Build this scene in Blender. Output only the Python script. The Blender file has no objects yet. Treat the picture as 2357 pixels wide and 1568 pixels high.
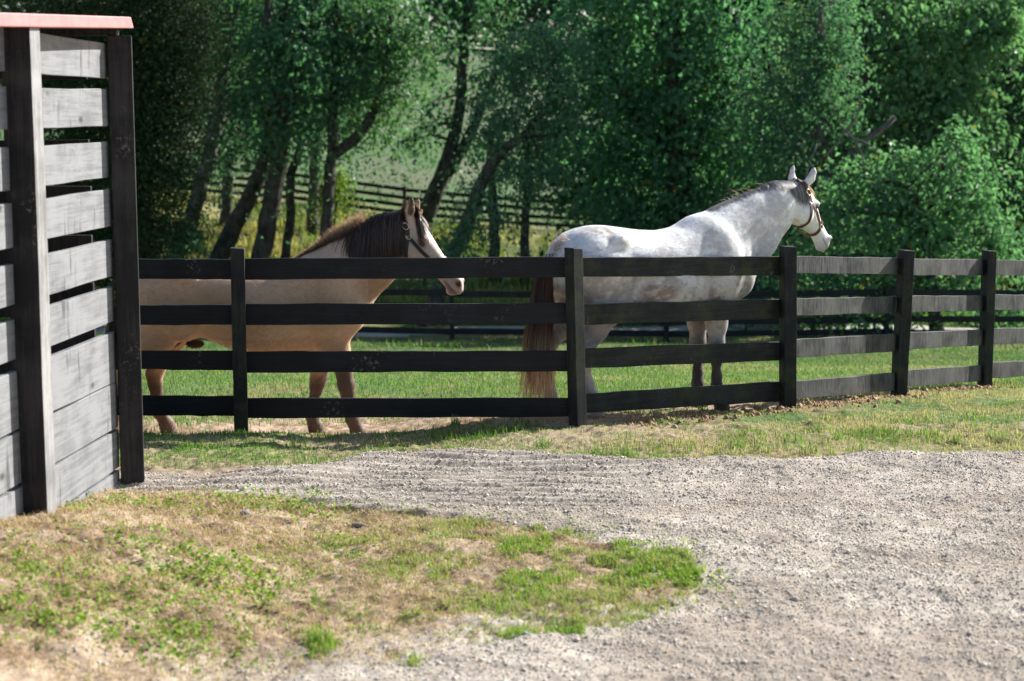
import bpy, math, random
import numpy as np
from mathutils import Vector

RNG = np.random.default_rng(7)
random.seed(7)
SC = bpy.context.scene
COL = SC.collection

# ------------------------------------------------------------------ camera model
FPX, CU, CV, HOR = 3882.0, 1178.5, 784.0, 268.0      # pixel units of a 2357 px wide picture
CAMZ = 2.15
PITCH = math.atan((CV - HOR) / FPX)
CP, SP = math.cos(PITCH), math.sin(PITCH)

def at(u, v, Y):
    a = (u - CU) / FPX; b = (CV - v) / FPX
    dy = CP + b * SP; dz = -SP + b * CP
    t = Y / dy
    return np.array([a * t, Y, CAMZ + dz * t])

def ppm(Y):
    return FPX / Y

# ------------------------------------------------------------------ noise
def _hash(i, j, k, seed):
    with np.errstate(over='ignore'):
        n = (i.astype(np.int64) * 374761393 + j.astype(np.int64) * 668265263 + k.astype(np.int64) * 2147483647 + seed * 144665) & 0xffffffff
        n = ((n ^ (n >> 13)) * 1274126177) & 0xffffffff
        n = n ^ (n >> 16)
    return (n & 0xffff) / 65535.0

def vnoise(x, y, z=None, seed=0):
    x = np.asarray(x, float); y = np.asarray(y, float)
    i = np.floor(x); j = np.floor(y); fx = x - i; fy = y - j
    fx = fx * fx * (3 - 2 * fx); fy = fy * fy * (3 - 2 * fy)
    if z is None:
        k = np.zeros_like(i)
        h = lambda a, b: _hash(i + a, j + b, k, seed)
        return (h(0, 0) * (1 - fx) + h(1, 0) * fx) * (1 - fy) + (h(0, 1) * (1 - fx) + h(1, 1) * fx) * fy
    z = np.asarray(z, float); k = np.floor(z); fz = z - k; fz = fz * fz * (3 - 2 * fz)
    h = lambda a, b, c: _hash(i + a, j + b, k + c, seed)
    r0 = (h(0, 0, 0) * (1 - fx) + h(1, 0, 0) * fx) * (1 - fy) + (h(0, 1, 0) * (1 - fx) + h(1, 1, 0) * fx) * fy
    r1 = (h(0, 0, 1) * (1 - fx) + h(1, 0, 1) * fx) * (1 - fy) + (h(0, 1, 1) * (1 - fx) + h(1, 1, 1) * fx) * fy
    return r0 * (1 - fz) + r1 * fz

def fbm(x, y, oct=4, seed=0, z=None):
    r = 0; a = 1; s = 0
    for o in range(oct):
        f = 2 ** o
        r = r + a * vnoise(x * f, y * f, None if z is None else z * f, seed + o * 17); s += a; a *= .5
    return r / s

def sstep(a, b, x):
    t = np.clip((x - a) / (b - a), 0, 1)
    return t * t * (3 - 2 * t)

# ------------------------------------------------------------------ mesh helpers
def link(o, parent=None):
    COL.objects.link(o)
    if parent is not None:
        o.parent = parent
    return o

def mesh_np(name, verts, polys, mat, parent=None, col=None, smooth=True):
    """polys: list of int arrays (n,3) or (n,4)."""
    verts = np.asarray(verts, np.float32).reshape(-1, 3)
    me = bpy.data.meshes.new(name)
    me.vertices.add(len(verts)); me.vertices.foreach_set('co', verts.ravel())
    polys = [np.asarray(p, np.int32) for p in polys if len(p)]
    nl = sum(p.size for p in polys); npoly = sum(len(p) for p in polys)
    me.loops.add(nl); me.polygons.add(npoly)
    me.loops.foreach_set('vertex_index', np.concatenate([p.ravel() for p in polys]))
    tot = np.concatenate([np.full(len(p), p.shape[1], np.int32) for p in polys])
    st = np.concatenate([[0], np.cumsum(tot)[:-1]]).astype(np.int32)
    me.polygons.foreach_set('loop_start', st)
    try:
        me.polygons.foreach_set('loop_total', tot)
    except Exception:
        pass
    me.update(calc_edges=True)
    me.polygons.foreach_set('use_smooth', np.full(npoly, smooth, bool))
    if col is not None:
        at_ = me.attributes.new('Col', 'FLOAT_COLOR', 'POINT')
        c = np.ones((len(verts), 4), np.float32); c[:, :3] = np.asarray(col, np.float32)
        at_.data.foreach_set('color', c.ravel())
    me.materials.append(mat)
    o = bpy.data.objects.new(name, me)
    return link(o, parent)

def thing(name, label, cat, loc=(0, 0, 0), group=None):
    o = bpy.data.objects.new(name, None); o.empty_display_size = .2
    o.location = loc
    link(o); tag(o, label, cat, group)
    return o

def tag(o, label=None, cat=None, group=None, kind=None):
    if label: o['label'] = label
    if cat: o['category'] = cat
    if group: o['group'] = group
    if kind: o['kind'] = kind
    return o

class MB:
    """collects primitive shapes into one mesh"""
    def __init__(self): self.v = []; self.q = []; self.t = []; self.c = []; self.n = 0
    def add(self, v, q=(), t=(), c=None):
        v = np.asarray(v, float)
        if len(q): self.q.append(np.asarray(q) + self.n)
        if len(t): self.t.append(np.asarray(t) + self.n)
        self.v.append(v); self.n += len(v)
        if c is not None: self.c.append(np.broadcast_to(np.asarray(c, float), (len(v), 3)))
    def box8(self, p):
        """p: 8 corners, 0-3 one end loop, 4-7 the other"""
        self.add(p, q=[[0, 3, 2, 1], [4, 5, 6, 7], [0, 1, 5, 4], [1, 2, 6, 5], [2, 3, 7, 6], [3, 0, 4, 7]])
    def tube(self, pts, rad, ns=7, jit=0, cap=True):
        pts = np.asarray(pts, float); rad = np.asarray(rad, float); n = len(pts)
        tg = np.gradient(pts, axis=0); tg /= np.linalg.norm(tg, axis=1)[:, None] + 1e-9
        ref = np.array([0, 0, 1.]) if abs(tg[0][2]) < .9 else np.array([1., 0, 0])
        V = []
        a = np.cross(tg[0], ref); a /= np.linalg.norm(a)
        ang = np.arange(ns) * 2 * math.pi / ns
        for i in range(n):
            a = a - tg[i] * a.dot(tg[i]); a /= np.linalg.norm(a) + 1e-9
            b = np.cross(tg[i], a)
            rr = rad[i] * (1 + jit * (RNG.random(ns) - .5))
            V.append(pts[i] + (np.cos(ang) * rr)[:, None] * a + (np.sin(ang) * rr)[:, None] * b)
        V = np.concatenate(V)
        Q = []
        for i in range(n - 1):
            for j in range(ns):
                k = (j + 1) % ns
                Q.append([i * ns + j, i * ns + k, (i + 1) * ns + k, (i + 1) * ns + j])
        T = []
        if cap:
            V = np.vstack([V, pts[0], pts[-1]]); e0 = n * ns; e1 = e0 + 1
            for j in range(ns):
                k = (j + 1) % ns
                T.append([e0, k, j]); T.append([e1, (n - 1) * ns + j, (n - 1) * ns + k])
        self.add(V, q=Q, t=T)
    def build(self, name, mat, parent=None, smooth=False, col=False):
        P = []
        if self.q: P.append(np.concatenate(self.q))
        if self.t: P.append(np.concatenate(self.t))
        return mesh_np(name, np.concatenate(self.v), P, mat, parent, np.concatenate(self.c) if col else None, smooth)

def bevel(o, w, seg=2):
    m = o.modifiers.new('bevel', 'BEVEL'); m.width = w; m.segments = seg; m.limit_method = 'ANGLE'; m.angle_limit = math.radians(40)
    return o

# ------------------------------------------------------------------ materials
def new_mat(name):
    m = bpy.data.materials.new(name); m.use_nodes = True
    nt = m.node_tree; nt.nodes.clear()
    out = nt.nodes.new('ShaderNodeOutputMaterial')
    return m, nt, out

def N(nt, typ, **kw):
    n = nt.nodes.new(typ)
    for k, v in kw.items():
        if k.startswith('_'): setattr(n, k[1:], v)
        else: n.inputs[k.replace('__', ' ')].default_value = v
    return n

def L(nt, a, ao, b, bi): nt.links.new(a.outputs[ao], b.inputs[bi])

def ramp(nt, stops):
    r = nt.nodes.new('ShaderNodeValToRGB'); e = r.color_ramp.elements
    while len(e) < len(stops): e.new(.5)
    for k, (p, c) in enumerate(stops):
        e[k].position = p; e[k].color = (*c, 1) if len(c) == 3 else c
    return r

def mat_attr(name, rough=.8, spec=.3, transl=0., tcol=(1.3, 1.5, .5), noise_scale=0, noise_amt=.3, bump=0, bump_scale=200, sheen=0, stretch=None):
    m, nt, out = new_mat(name)
    a = N(nt, 'ShaderNodeAttribute', _attribute_name='Col')
    p = N(nt, 'ShaderNodeBsdfPrincipled', Roughness=rough)
    p.inputs['Specular IOR Level'].default_value = spec
    src, so = a, 'Color'
    if noise_scale:
        tc = N(nt, 'ShaderNodeTexCoord')
        mp = N(nt, 'ShaderNodeMapping')
        if stretch: mp.inputs['Scale'].default_value = stretch
        L(nt, tc, 'Object', mp, 'Vector')
        nz = N(nt, 'ShaderNodeTexNoise', Scale=noise_scale, Detail=5., Roughness=.65)
        L(nt, mp, 'Vector', nz, 'Vector')
        rp = ramp(nt, [(.3, (1 - noise_amt,) * 3), (.7, (1 + noise_amt,) * 3)])
        L(nt, nz, 'Fac', rp, 'Fac')
        mx = N(nt, 'ShaderNodeMix', _data_type='RGBA', _blend_type='MULTIPLY'); mx.inputs[0].default_value = 1
        nt.links.new(a.outputs['Color'], mx.inputs[6]); nt.links.new(rp.outputs['Color'], mx.inputs[7])
        nt.links.new(mx.outputs[2], p.inputs['Base Color'])
        if bump:
            nb = N(nt, 'ShaderNodeTexNoise', Scale=bump_scale, Detail=4.)
            L(nt, mp, 'Vector', nb, 'Vector')
            bp = N(nt, 'ShaderNodeBump', Strength=bump, Distance=.004); L(nt, nb, 'Fac', bp, 'Height'); L(nt, bp, 'Normal', p, 'Normal')
    else:
        L(nt, a, 'Color', p, 'Base Color')
    if sheen:
        p.inputs['Sheen Weight'].default_value = sheen; p.inputs['Sheen Roughness'].default_value = .4
    if transl:
        t = N(nt, 'ShaderNodeBsdfTranslucent')
        mm = N(nt, 'ShaderNodeMix', _data_type='RGBA', _blend_type='MULTIPLY'); mm.inputs[0].default_value = 1
        nt.links.new(a.outputs['Color'], mm.inputs[6]); mm.inputs[7].default_value = (*tcol, 1)
        nt.links.new(mm.outputs[2], t.inputs['Color'])
        mix = N(nt, 'ShaderNodeMixShader', Fac=transl)
        nt.links.new(p.outputs[0], mix.inputs[1]); nt.links.new(t.outputs[0], mix.inputs[2])
        nt.links.new(mix.outputs[0], out.inputs['Surface'])
    else:
        L(nt, p, 'BSDF', out, 'Surface')
    return m

def mat_wood(name, base, worn, wear, rough=.6, scale=(3, 60, 60), moss=0, bump=.5, spec=.3, specks=None, stain=None):
    """painted / weathered board: grain runs along object X (generated 'Object' coords)"""
    m, nt, out = new_mat(name)
    tc = N(nt, 'ShaderNodeTexCoord')
    info = N(nt, 'ShaderNodeObjectInfo')
    add = N(nt, 'ShaderNodeVectorMath', _operation='ADD')
    mul = N(nt, 'ShaderNodeVectorMath', _operation='SCALE'); mul.inputs[0].default_value = (7, 13, 5)
    L(nt, info, 'Random', mul, 'Scale')
    L(nt, tc, 'Object', add, 0); nt.links.new(mul.outputs[0], add.inputs[1])
    mp = N(nt, 'ShaderNodeMapping'); mp.inputs['Scale'].default_value = scale
    nt.links.new(add.outputs[0], mp.inputs['Vector'])
    g = N(nt, 'ShaderNodeTexNoise', Scale=1., Detail=6., Roughness=.7, Distortion=.4); L(nt, mp, 'Vector', g, 'Vector')
    b = N(nt, 'ShaderNodeTexNoise', Scale=3.5, Detail=5., Roughness=.6); nt.links.new(add.outputs[0], b.inputs['Vector'])
    m1 = N(nt, 'ShaderNodeMath', _operation='ADD'); L(nt, g, 'Fac', m1, 0); L(nt, b, 'Fac', m1, 1)
    lo = 1.25 - wear * .5
    r = N(nt, 'ShaderNodeMapRange'); r.inputs['From Min'].default_value = lo - .14; r.inputs['From Max'].default_value = lo + .14
    L(nt, m1, 0, r, 'Value')
    mx = N(nt, 'ShaderNodeMix', _data_type='RGBA'); L(nt, r, 'Result', mx, 0)
    mx.inputs[6].default_value = (*base, 1); mx.inputs[7].default_value = (*worn, 1)
    cur = mx.outputs[2]
    if moss:
        mz = N(nt, 'ShaderNodeTexNoise', Scale=5., Detail=6., Roughness=.7); nt.links.new(add.outputs[0], mz.inputs['Vector'])
        rr = N(nt, 'ShaderNodeMapRange'); rr.inputs['From Min'].default_value = .52; rr.inputs['From Max'].default_value = .7; rr.inputs['To Max'].default_value = moss
        L(nt, mz, 'Fac', rr, 'Value')
        m2 = N(nt, 'ShaderNodeMix', _data_type='RGBA'); L(nt, rr, 'Result', m2, 0); nt.links.new(cur, m2.inputs[6]); m2.inputs[7].default_value = (.05, .065, .018, 1)
        cur = m2.outputs[2]
    if specks:
        vz = N(nt, 'ShaderNodeTexNoise', Scale=38., Detail=5., Roughness=.75); nt.links.new(add.outputs[0], vz.inputs['Vector'])
        vb = N(nt, 'ShaderNodeTexNoise', Scale=2.6, Detail=2.); nt.links.new(add.outputs[0], vb.inputs['Vector'])
        ml = N(nt, 'ShaderNodeMath', _operation='MULTIPLY'); L(nt, vz, 'Fac', ml, 0); L(nt, vb, 'Fac', ml, 1)
        rr = N(nt, 'ShaderNodeMapRange'); rr.inputs['From Min'].default_value = .372; rr.inputs['From Max'].default_value = .445; rr.inputs['To Max'].default_value = .75
        L(nt, ml, 0, rr, 'Value')
        m2 = N(nt, 'ShaderNodeMix', _data_type='RGBA'); L(nt, rr, 'Result', m2, 0); nt.links.new(cur, m2.inputs[6]); m2.inputs[7].default_value = (*specks, 1)
        cur = m2.outputs[2]
    if stain:
        ms = N(nt, 'ShaderNodeMapping'); ms.inputs['Scale'].default_value = (22, 22, 3.0); nt.links.new(add.outputs[0], ms.inputs['Vector'])
        vz = N(nt, 'ShaderNodeTexNoise', Scale=1., Detail=4., Roughness=.6); L(nt, ms, 'Vector', vz, 'Vector')
        vb = N(nt, 'ShaderNodeTexNoise', Scale=1.7, Detail=3.); nt.links.new(add.outputs[0], vb.inputs['Vector'])
        ml = N(nt, 'ShaderNodeMath', _operation='MULTIPLY'); L(nt, vz, 'Fac', ml, 0); L(nt, vb, 'Fac', ml, 1)
        rr = N(nt, 'ShaderNodeMapRange'); rr.inputs['From Min'].default_value = .32; rr.inputs['From Max'].default_value = .42; rr.inputs['To Max'].default_value = .72
        L(nt, ml, 0, rr, 'Value')
        m2 = N(nt, 'ShaderNodeMix', _data_type='RGBA'); L(nt, rr, 'Result', m2, 0); nt.links.new(cur, m2.inputs[6]); m2.inputs[7].default_value = (*stain, 1)
        cur = m2.outputs[2]
        mk = N(nt, 'ShaderNodeMapping'); mk.inputs['Scale'].default_value = (2.6, 2.6, 5.2); nt.links.new(add.outputs[0], mk.inputs['Vector'])
        vo = N(nt, 'ShaderNodeTexVoronoi', Scale=1.); L(nt, mk, 'Vector', vo, 'Vector')
        rr = N(nt, 'ShaderNodeMapRange'); rr.inputs['From Min'].default_value = .13; rr.inputs['From Max'].default_value = .05; rr.inputs['To Max'].default_value = .85
        L(nt, vo, 'Distance', rr, 'Value')
        m2 = N(nt, 'ShaderNodeMix', _data_type='RGBA'); L(nt, rr, 'Result', m2, 0); nt.links.new(cur, m2.inputs[6]); m2.inputs[7].default_value = (.05, .045, .04, 1)
        cur = m2.outputs[2]
    p = N(nt, 'ShaderNodeBsdfPrincipled', Roughness=rough); p.inputs['Specular IOR Level'].default_value = spec
    nt.links.new(cur, p.inputs['Base Color'])
    bp = N(nt, 'ShaderNodeBump', Strength=bump, Distance=.004); L(nt, m1, 0, bp, 'Height'); L(nt, bp, 'Normal', p, 'Normal')
    L(nt, p, 'BSDF', out, 'Surface')
    return m

def mat_plain(name, col, rough=.6, metal=0, spec=.4, var=.2, vs=30):
    m, nt, out = new_mat(name)
    tc = N(nt, 'ShaderNodeTexCoord'); nz = N(nt, 'ShaderNodeTexNoise', Scale=vs, Detail=4.); L(nt, tc, 'Object', nz, 'Vector')
    c = np.array(col)
    r = ramp(nt, [(.3, tuple(c * (1 - var))), (.7, tuple(np.minimum(c * (1 + var), 1)))]); L(nt, nz, 'Fac', r, 'Fac')
    p = N(nt, 'ShaderNodeBsdfPrincipled', Roughness=rough, Metallic=metal); p.inputs['Specular IOR Level'].default_value = spec
    L(nt, r, 'Color', p, 'Base Color'); L(nt, p, 'BSDF', out, 'Surface')
    return m

M = {}
M['ground'] = mat_attr('soil and turf', .95, .1, noise_scale=60, noise_amt=.35, bump=.6, bump_scale=120)
M['gravel'] = mat_attr('gravel', .95, .15, noise_scale=70, noise_amt=.3, bump=.8, bump_scale=260)
M['grass'] = mat_attr('grass blades', .6, .25, transl=.35, tcol=(1.2, 1.35, .6))
M['pebble'] = mat_attr('pebbles', .8, .25)
M['leaf'] = mat_attr('leaves', .5, .3, transl=.5, tcol=(1.2, 1.45, .75))
M['needle'] = mat_attr('evergreen sprays', .7, .15, transl=.1)
M['bark'] = mat_wood('bark', (.035, .03, .026), (.10, .092, .08), .55, .9, (9, 9, 2.2), moss=.35, bump=1., spec=.1)
M['bark_pale'] = mat_wood('pale bark', (.07, .065, .06), (.17, .165, .15), .55, .9, (9, 9, 2.2), moss=.25, bump=1., spec=.1)
M['black_board'] = mat_wood('black painted board', (.0045, .0065, .0095), (.012, .016, .021), .35, .62, (2.5, 40, 70), bump=.5, specks=(.2, .185, .17))
M['mossy_board'] = mat_wood('black board gone mossy', (.008, .010, .012), (.026, .029, .028), .45, .65, (2.5, 40, 70), moss=.5, bump=.6, specks=(.16, .15, .14))
M['worn_board'] = mat_wood('black board worn grey', (.026, .028, .030), (.115, .114, .110), .58, .75, (60, 3, 7), moss=.2, bump=.7)
M['black_post'] = mat_wood('black painted post', (.005, .007, .010), (.014, .017, .022), .35, .6, (40, 40, 2.5), bump=.5)
M['mossy_post'] = mat_wood('black post with moss', (.006, .008, .011), (.026, .028, .028), .35, .65, (40, 40, 2.5), moss=.55, bump=.6)
M['far_board'] = mat_wood('black board far fence', (.008, .010, .012), (.022, .024, .026), .4, .6, (2.5, 30, 40), bump=.3)
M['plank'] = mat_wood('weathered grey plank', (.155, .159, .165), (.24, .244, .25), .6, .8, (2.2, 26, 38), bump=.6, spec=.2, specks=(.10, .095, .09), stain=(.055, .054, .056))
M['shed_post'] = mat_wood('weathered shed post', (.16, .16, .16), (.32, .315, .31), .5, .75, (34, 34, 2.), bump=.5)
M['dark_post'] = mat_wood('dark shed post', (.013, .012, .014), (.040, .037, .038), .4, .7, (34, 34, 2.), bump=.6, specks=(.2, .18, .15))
M['pink_roof'] = mat_plain('faded red metal', (.52, .225, .22), .5, var=.12, vs=14)
M['horse'] = mat_attr('horse coat', .55, .22, noise_scale=95, noise_amt=.10, bump=.25, bump_scale=240, sheen=.25, stretch=(.35, 1, 1))
M['hair'] = mat_attr('horse hair', .45, .4, transl=.25, tcol=(1.5, 1.2, .9))
M['hoof'] = mat_plain('hoof', (.06, .05, .042), .6)
M['eye'] = mat_plain('eye', (.008, .006, .005), .08, spec=.6, var=0)
M['leather_brown'] = mat_plain('brown leather', (.085, .032, .022), .45, var=.3, vs=60)
M['leather_dark'] = mat_plain('dark leather', (.03, .026, .03), .5, var=.3, vs=60)
M['brass'] = mat_plain('pale brass', (.75, .66, .48), .3, metal=1., var=.05)
M['stone'] = mat_plain('grey stone', (.17, .19, .23), .85, var=.3, vs=40)
M['bark_chip'] = mat_plain('grey stick', (.2, .18, .16), .9, var=.3, vs=40)

# ------------------------------------------------------------------ terrain
_py = np.array([-400, -30, 0, 11.3, 12.2, 13, 15, 20, 30, 42, 50, 54, 60, 68, 80, 110, 150, 200, 420.])
_pz = np.array([0, 0, 0, 0, -.04, -.09, -.28, -.9, -2.1, -3.5, -3.75, -3.6, -2.9, -1.7, -.2, 3.4, 8.2, 10, 11.])
_ty = np.arange(-400, 421, .1)
_tz = np.interp(_ty, _py, _pz)
_k = np.exp(-.5 * (np.arange(-20, 21) / 6.) ** 2); _k /= _k.sum()
_tz = np.convolve(np.pad(_tz, 20, mode='edge'), _k, mode='valid')

def terrain(X, Y):
    X = np.asarray(X, float); Y = np.asarray(Y, float)
    z = np.interp(Y, _ty, _tz)
    z = z - .15 * sstep(-.1, -1.3, X) * sstep(11.2, 12.3, Y) * sstep(16, 13.5, Y)
    z = z + .25 * sstep(9.75, 7.5, Y) * sstep(-.7, -2.3, X) * sstep(3., 6., Y)
    w = sstep(50, 64, Y) * sstep(260, 120, Y)
    z = z + w * np.clip(-.10 * (X + 5), -1.9, 2.6)
    far = sstep(16, 40, Y)
    z = z + far * (fbm(X * .12, Y * .12, 3, 5) - .5) * .5
    return z

def on_ground(u, v, it=30):
    lo, hi = 4., 400.
    Y = 4.
    ok = None
    for y in np.arange(4, 120, .05):
        p = at(u, v, y)
        if p[2] <= float(terrain(p[0], p[1])):
            return p
    return at(u, v, 120)

# edges of the gravel road, traced on the ground
def gline(pts): return np.array([on_ground(u, v)[:2] for u, v in pts])
far_edge = gline([(340, 1100), (430, 1100), (600, 1090), (760, 1075), (870, 1056), (1000, 1046), (1130, 1044), (1250, 1050), (1400, 1062), (1530, 1070), (1700, 1065), (1900, 1060), (2100, 1055), (2357, 1050)])
near_edge = gline([(340, 1136), (480, 1132), (640, 1150), (760, 1168), (950, 1182), (1150, 1202), (1300, 1232), (1400, 1252), (1500, 1275), (1590, 1296), (1615, 1340)])
low_edge = gline([(60, 1760), (420, 1660), (700, 1572), (900, 1530), (1150, 1480), (1300, 1455), (1450, 1425), (1580, 1390), (1615, 1342)])

def edge_fn(e, x, left, right):
    o = np.argsort(e[:, 0])
    return np.interp(x, e[o, 0], e[o, 1], left=left, right=right)

def masks(X, Y):
    n1 = (fbm(X * 3.1, Y * 3.1, 3, 21) - .5) * .38
    n2 = (fbm(X * 4.3, Y * 4.3, 4, 31) - .5) * .5
    yf = edge_fn(far_edge, X, far_edge[0, 1], far_edge[-1, 1])
    yn = edge_fn(near_edge, X, near_edge[0, 1], -99)
    yl = edge_fn(low_edge, X, low_edge[0, 1], 99)
    road = (Y < yf + n1 * .5)
    sd = np.minimum(yn + n1 * .5 - Y, (Y - yl + n2 * 1.0))
    return yf + n1 * .5 - Y, sd          # >0 before the far edge ; >0 in the weed patch

def grid_axis(parts):
    out = []
    for a, b, s0, s1 in parts:
        n = max(2, int(2 * abs(b - a) / (s0 + s1)))
        t = np.linspace(0, 1, n, endpoint=False)
        # spacing grows geometrically from s0 to s1
        r = (s1 / s0)
        if abs(r - 1) < 1e-6: f = t
        else: f = (r ** t - 1) / (r - 1)
        out.append(a + (b - a) * f)
    return np.concatenate(out + [[parts[-1][1]]])

gx = np.concatenate([-grid_axis([(4.4, 12, .03, .6), (12, 60, .6, 4), (60, 420, 4, 40)])[::-1][:-1],
                     grid_axis([(-4.4, -3.2, .03, .014), (-3.2, 4.4, .014, .014), (4.4, 5.6, .014, .03), (5.6, 12, .03, .6), (12, 60, .6, 4), (60, 420, 4, 40)])])
gy = grid_axis([(-40, 4, 4, .3), (4, 5.9, .3, .014), (5.9, 10.9, .014, .014), (10.9, 13.5, .014, .03), (13.5, 22, .03, .15), (22, 70, .15, .7), (70, 150, .7, 2.5), (150, 420, 2.5, 30)])
GX, GY = np.meshgrid(gx, gy, indexing='xy')
GZ = terrain(GX, GY)
df, dp = masks(GX, GY)
near = sstep(17, 13, GY) * (GY > 3) * sstep(8, 5.5, np.abs(GX))
roadw = sstep(-.04, .06, df) * sstep(.04, -.06, dp)
patchw = sstep(-.04, .06, df) * (1 - sstep(.04, -.06, dp))
rk0 = sstep(-2.6, -1.9, GX) * sstep(1.6, .2, GX) * sstep(8.8, 9.3, GY)
GZ += near * roadw * ((fbm(GX * 1.6, GY * 2.6, 3, 41) - .5) * .06 + (np.abs(fbm(GX * 6, GY * 8, 3, 42) - .5) * 2) ** .8 * .022 * (1 - .75 * rk0) + (fbm(GX * 30, GY * 34, 2, 43) - .5) * .008)
# raked rows in the gravel
rk = sstep(-2.6, -1.9, GX) * sstep(1.4, .2, GX) * sstep(8.8, 9.3, GY) * roadw
GZ += near * rk * .011 * (.5 + .9 * fbm(GX * 3, GY * 6, 2, 47)) * 1.25 * np.sin((GY - .05 * GX + .05 * np.sin(GX * 1.3) + .07 * fbm(GX * 1.6, GY * 2.5, 3, 44)) * 2 * math.pi / .12)
GZ += near * roadw * .03 * sstep(.5, .1, df)          # gravel berm at the far edge
GZ += near * (1 - roadw) * ((fbm(GX * 3, GY * 3, 3, 45) - .5) * .06 + (fbm(GX * 14, GY * 14, 2, 46) - .5) * .035 + (fbm(GX * 42, GY * 42, 2, 48) - .5) * .014)

def mixc(a, b, w): return a * (1 - w[..., None]) + b * w[..., None]
C = lambda r, g, b: np.array([r, g, b])
nA = fbm(GX * 1.7, GY * 1.7, 4, 51); nB = fbm(GX * 6, GY * 6, 3, 52); nC = fbm(GX * .25, GY * .25, 3, 53)
straw = mixc(np.broadcast_to(C(.19, .13, .085), GX.shape + (3,)), C(.38, .295, .21), np.clip(sstep(.38, .62, nB) + (fbm(GX * 34, GY * 34, 2, 57) - .5) * 1.5, 0, 1))
turf = mixc(np.broadcast_to(C(.10, .15, .05), GX.shape + (3,)), C(.20, .17, .08), sstep(.42, .62, nA))
gcol = turf.copy()
gravc0 = mixc(np.broadcast_to(C(.33, .285, .24), GX.shape + (3,)), C(.43, .39, .34), sstep(.35, .65, nB))
straw = mixc(straw, gravc0, np.clip(sstep(.75, -.05, dp + (nA - .5) * 1.0) * sstep(8.6, 7.2, GY), 0, 1))
gcol = mixc(gcol, straw, patchw)
verge = sstep(.03, -.05, df) * (GY < 11.9)
gcol = mixc(gcol, mixc(np.broadcast_to(C(.30, .235, .155), GX.shape + (3,)), C(.22, .20, .10), sstep(.45, .6, nA)), verge)
# bare trodden soil along the inner side of the fence
fx = np.array([-6, -1.9, .44, 2.1, 3.25, 4.3, 6]); fy = np.array([11.85, 11.85, 11.85, 12.9, 14.15, 15.35, 17.])
dF = GY - np.interp(GX, fx, fy)
soil = sstep(-.25, .05, dF) * sstep(2.5, 1.3, dF + (nB - .5) * 1.2 + .9 * sstep(-.5, 1.2, GX)) * sstep(3.2, 1.6, GX) + .9 * sstep(-.5, -.1, dF) * sstep(.35, .05, dF) * sstep(.8, 1.6, GX)
gcol = mixc(gcol, mixc(np.broadcast_to(C(.38, .285, .205), GX.shape + (3,)), C(.25, .17, .11), sstep(.4, .65, nB)), np.clip(soil, 0, 1))
meadow = sstep(62, 74, GY)
gcol = mixc(gcol, mixc(np.broadcast_to(C(.085, .145, .062), GX.shape + (3,)), C(.122, .146, .088), sstep(.40, .66, fbm(GX * .5, GY * .2, 5, 54))), meadow)
bank = sstep(48, 54, GY) * (1 - meadow)
gcol = mixc(gcol, mixc(np.broadcast_to(C(.08, .11, .04), GX.shape + (3,)), C(.28, .25, .11), sstep(.4, .62, nC)), bank)
gravc = mixc(np.broadcast_to(C(.365, .315, .26), GX.shape + (3,)), C(.465, .41, .345), sstep(.35, .7, fbm(GX * 5, GY * 9, 4, 55)))
gravc = mixc(gravc, np.broadcast_to(C(.28, .225, .175), GX.shape + (3,)), .6 * sstep(.48, .68, fbm(GX * 1.1, GY * 1.6, 3, 56)))
NYg, NXg = GX.shape
idx = np.arange(NYg * NXg).reshape(NYg, NXg)
quads = np.stack([idx[:-1, :-1], idx[:-1, 1:], idx[1:, 1:], idx[1:, :-1]], -1).reshape(-1, 4)
cx = .5 * (GX[:-1, :-1] + GX[1:, 1:]).ravel(); cy = .5 * (GY[:-1, :-1] + GY[1:, 1:]).ravel()
dfc, dpc = masks(cx, cy)
is_road = (dfc > 0) & (dpc < 0)
is_track = (cy > 44.2 + .4 * np.sin(cx * .3)) & (cy < 46.6 + .4 * np.sin(cx * .3))

def sub_mesh(name, sel, mat, colr):
    q = quads[sel]; used = np.unique(q); remap = np.full(NYg * NXg, -1); remap[used] = np.arange(len(used))
    V = np.stack([GX.ravel()[used], GY.ravel()[used], GZ.ravel()[used]], -1)
    o = mesh_np(name, V, [remap[q]], mat, None, colr.reshape(-1, 3)[used])
    return tag(o, kind='structure')

sub_mesh('ground', ~is_road & ~is_track, M['ground'], gcol)
sub_mesh('gravel_road', is_road, M['gravel'], gravc)
sub_mesh('farm_track', is_track, M['gravel'], np.broadcast_to(C(.40, .39, .36), GX.shape + (3,)) * (.8 + .4 * nA[..., None]))

# fast height look-up that includes the small bumps
def ground_z(X, Y):
    i = np.clip(np.searchsorted(gx, X) - 1, 0, NXg - 2); j = np.clip(np.searchsorted(gy, Y) - 1, 0, NYg - 2)
    a = (X - gx[i]) / (gx[i + 1] - gx[i]); b = (Y - gy[j]) / (gy[j + 1] - gy[j])
    return (GZ[j, i] * (1 - a) + GZ[j, i + 1] * a) * (1 - b) + (GZ[j + 1, i] * (1 - a) + GZ[j + 1, i + 1] * a) * b

# ------------------------------------------------------------------ the plank shed
WD = np.array([.072, .9974, 0]); WN = np.array([.9974, -.072, 0]); UP = np.array([0, 0, 1.])
WC = np.array([-2.345, 9.74, 0])          # far right corner of the plank wall
shed = thing('wooden_shed', 'open plank shed of weathered grey boards with dark posts and faded red roof edge', 'shed', tuple(WC))

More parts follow.
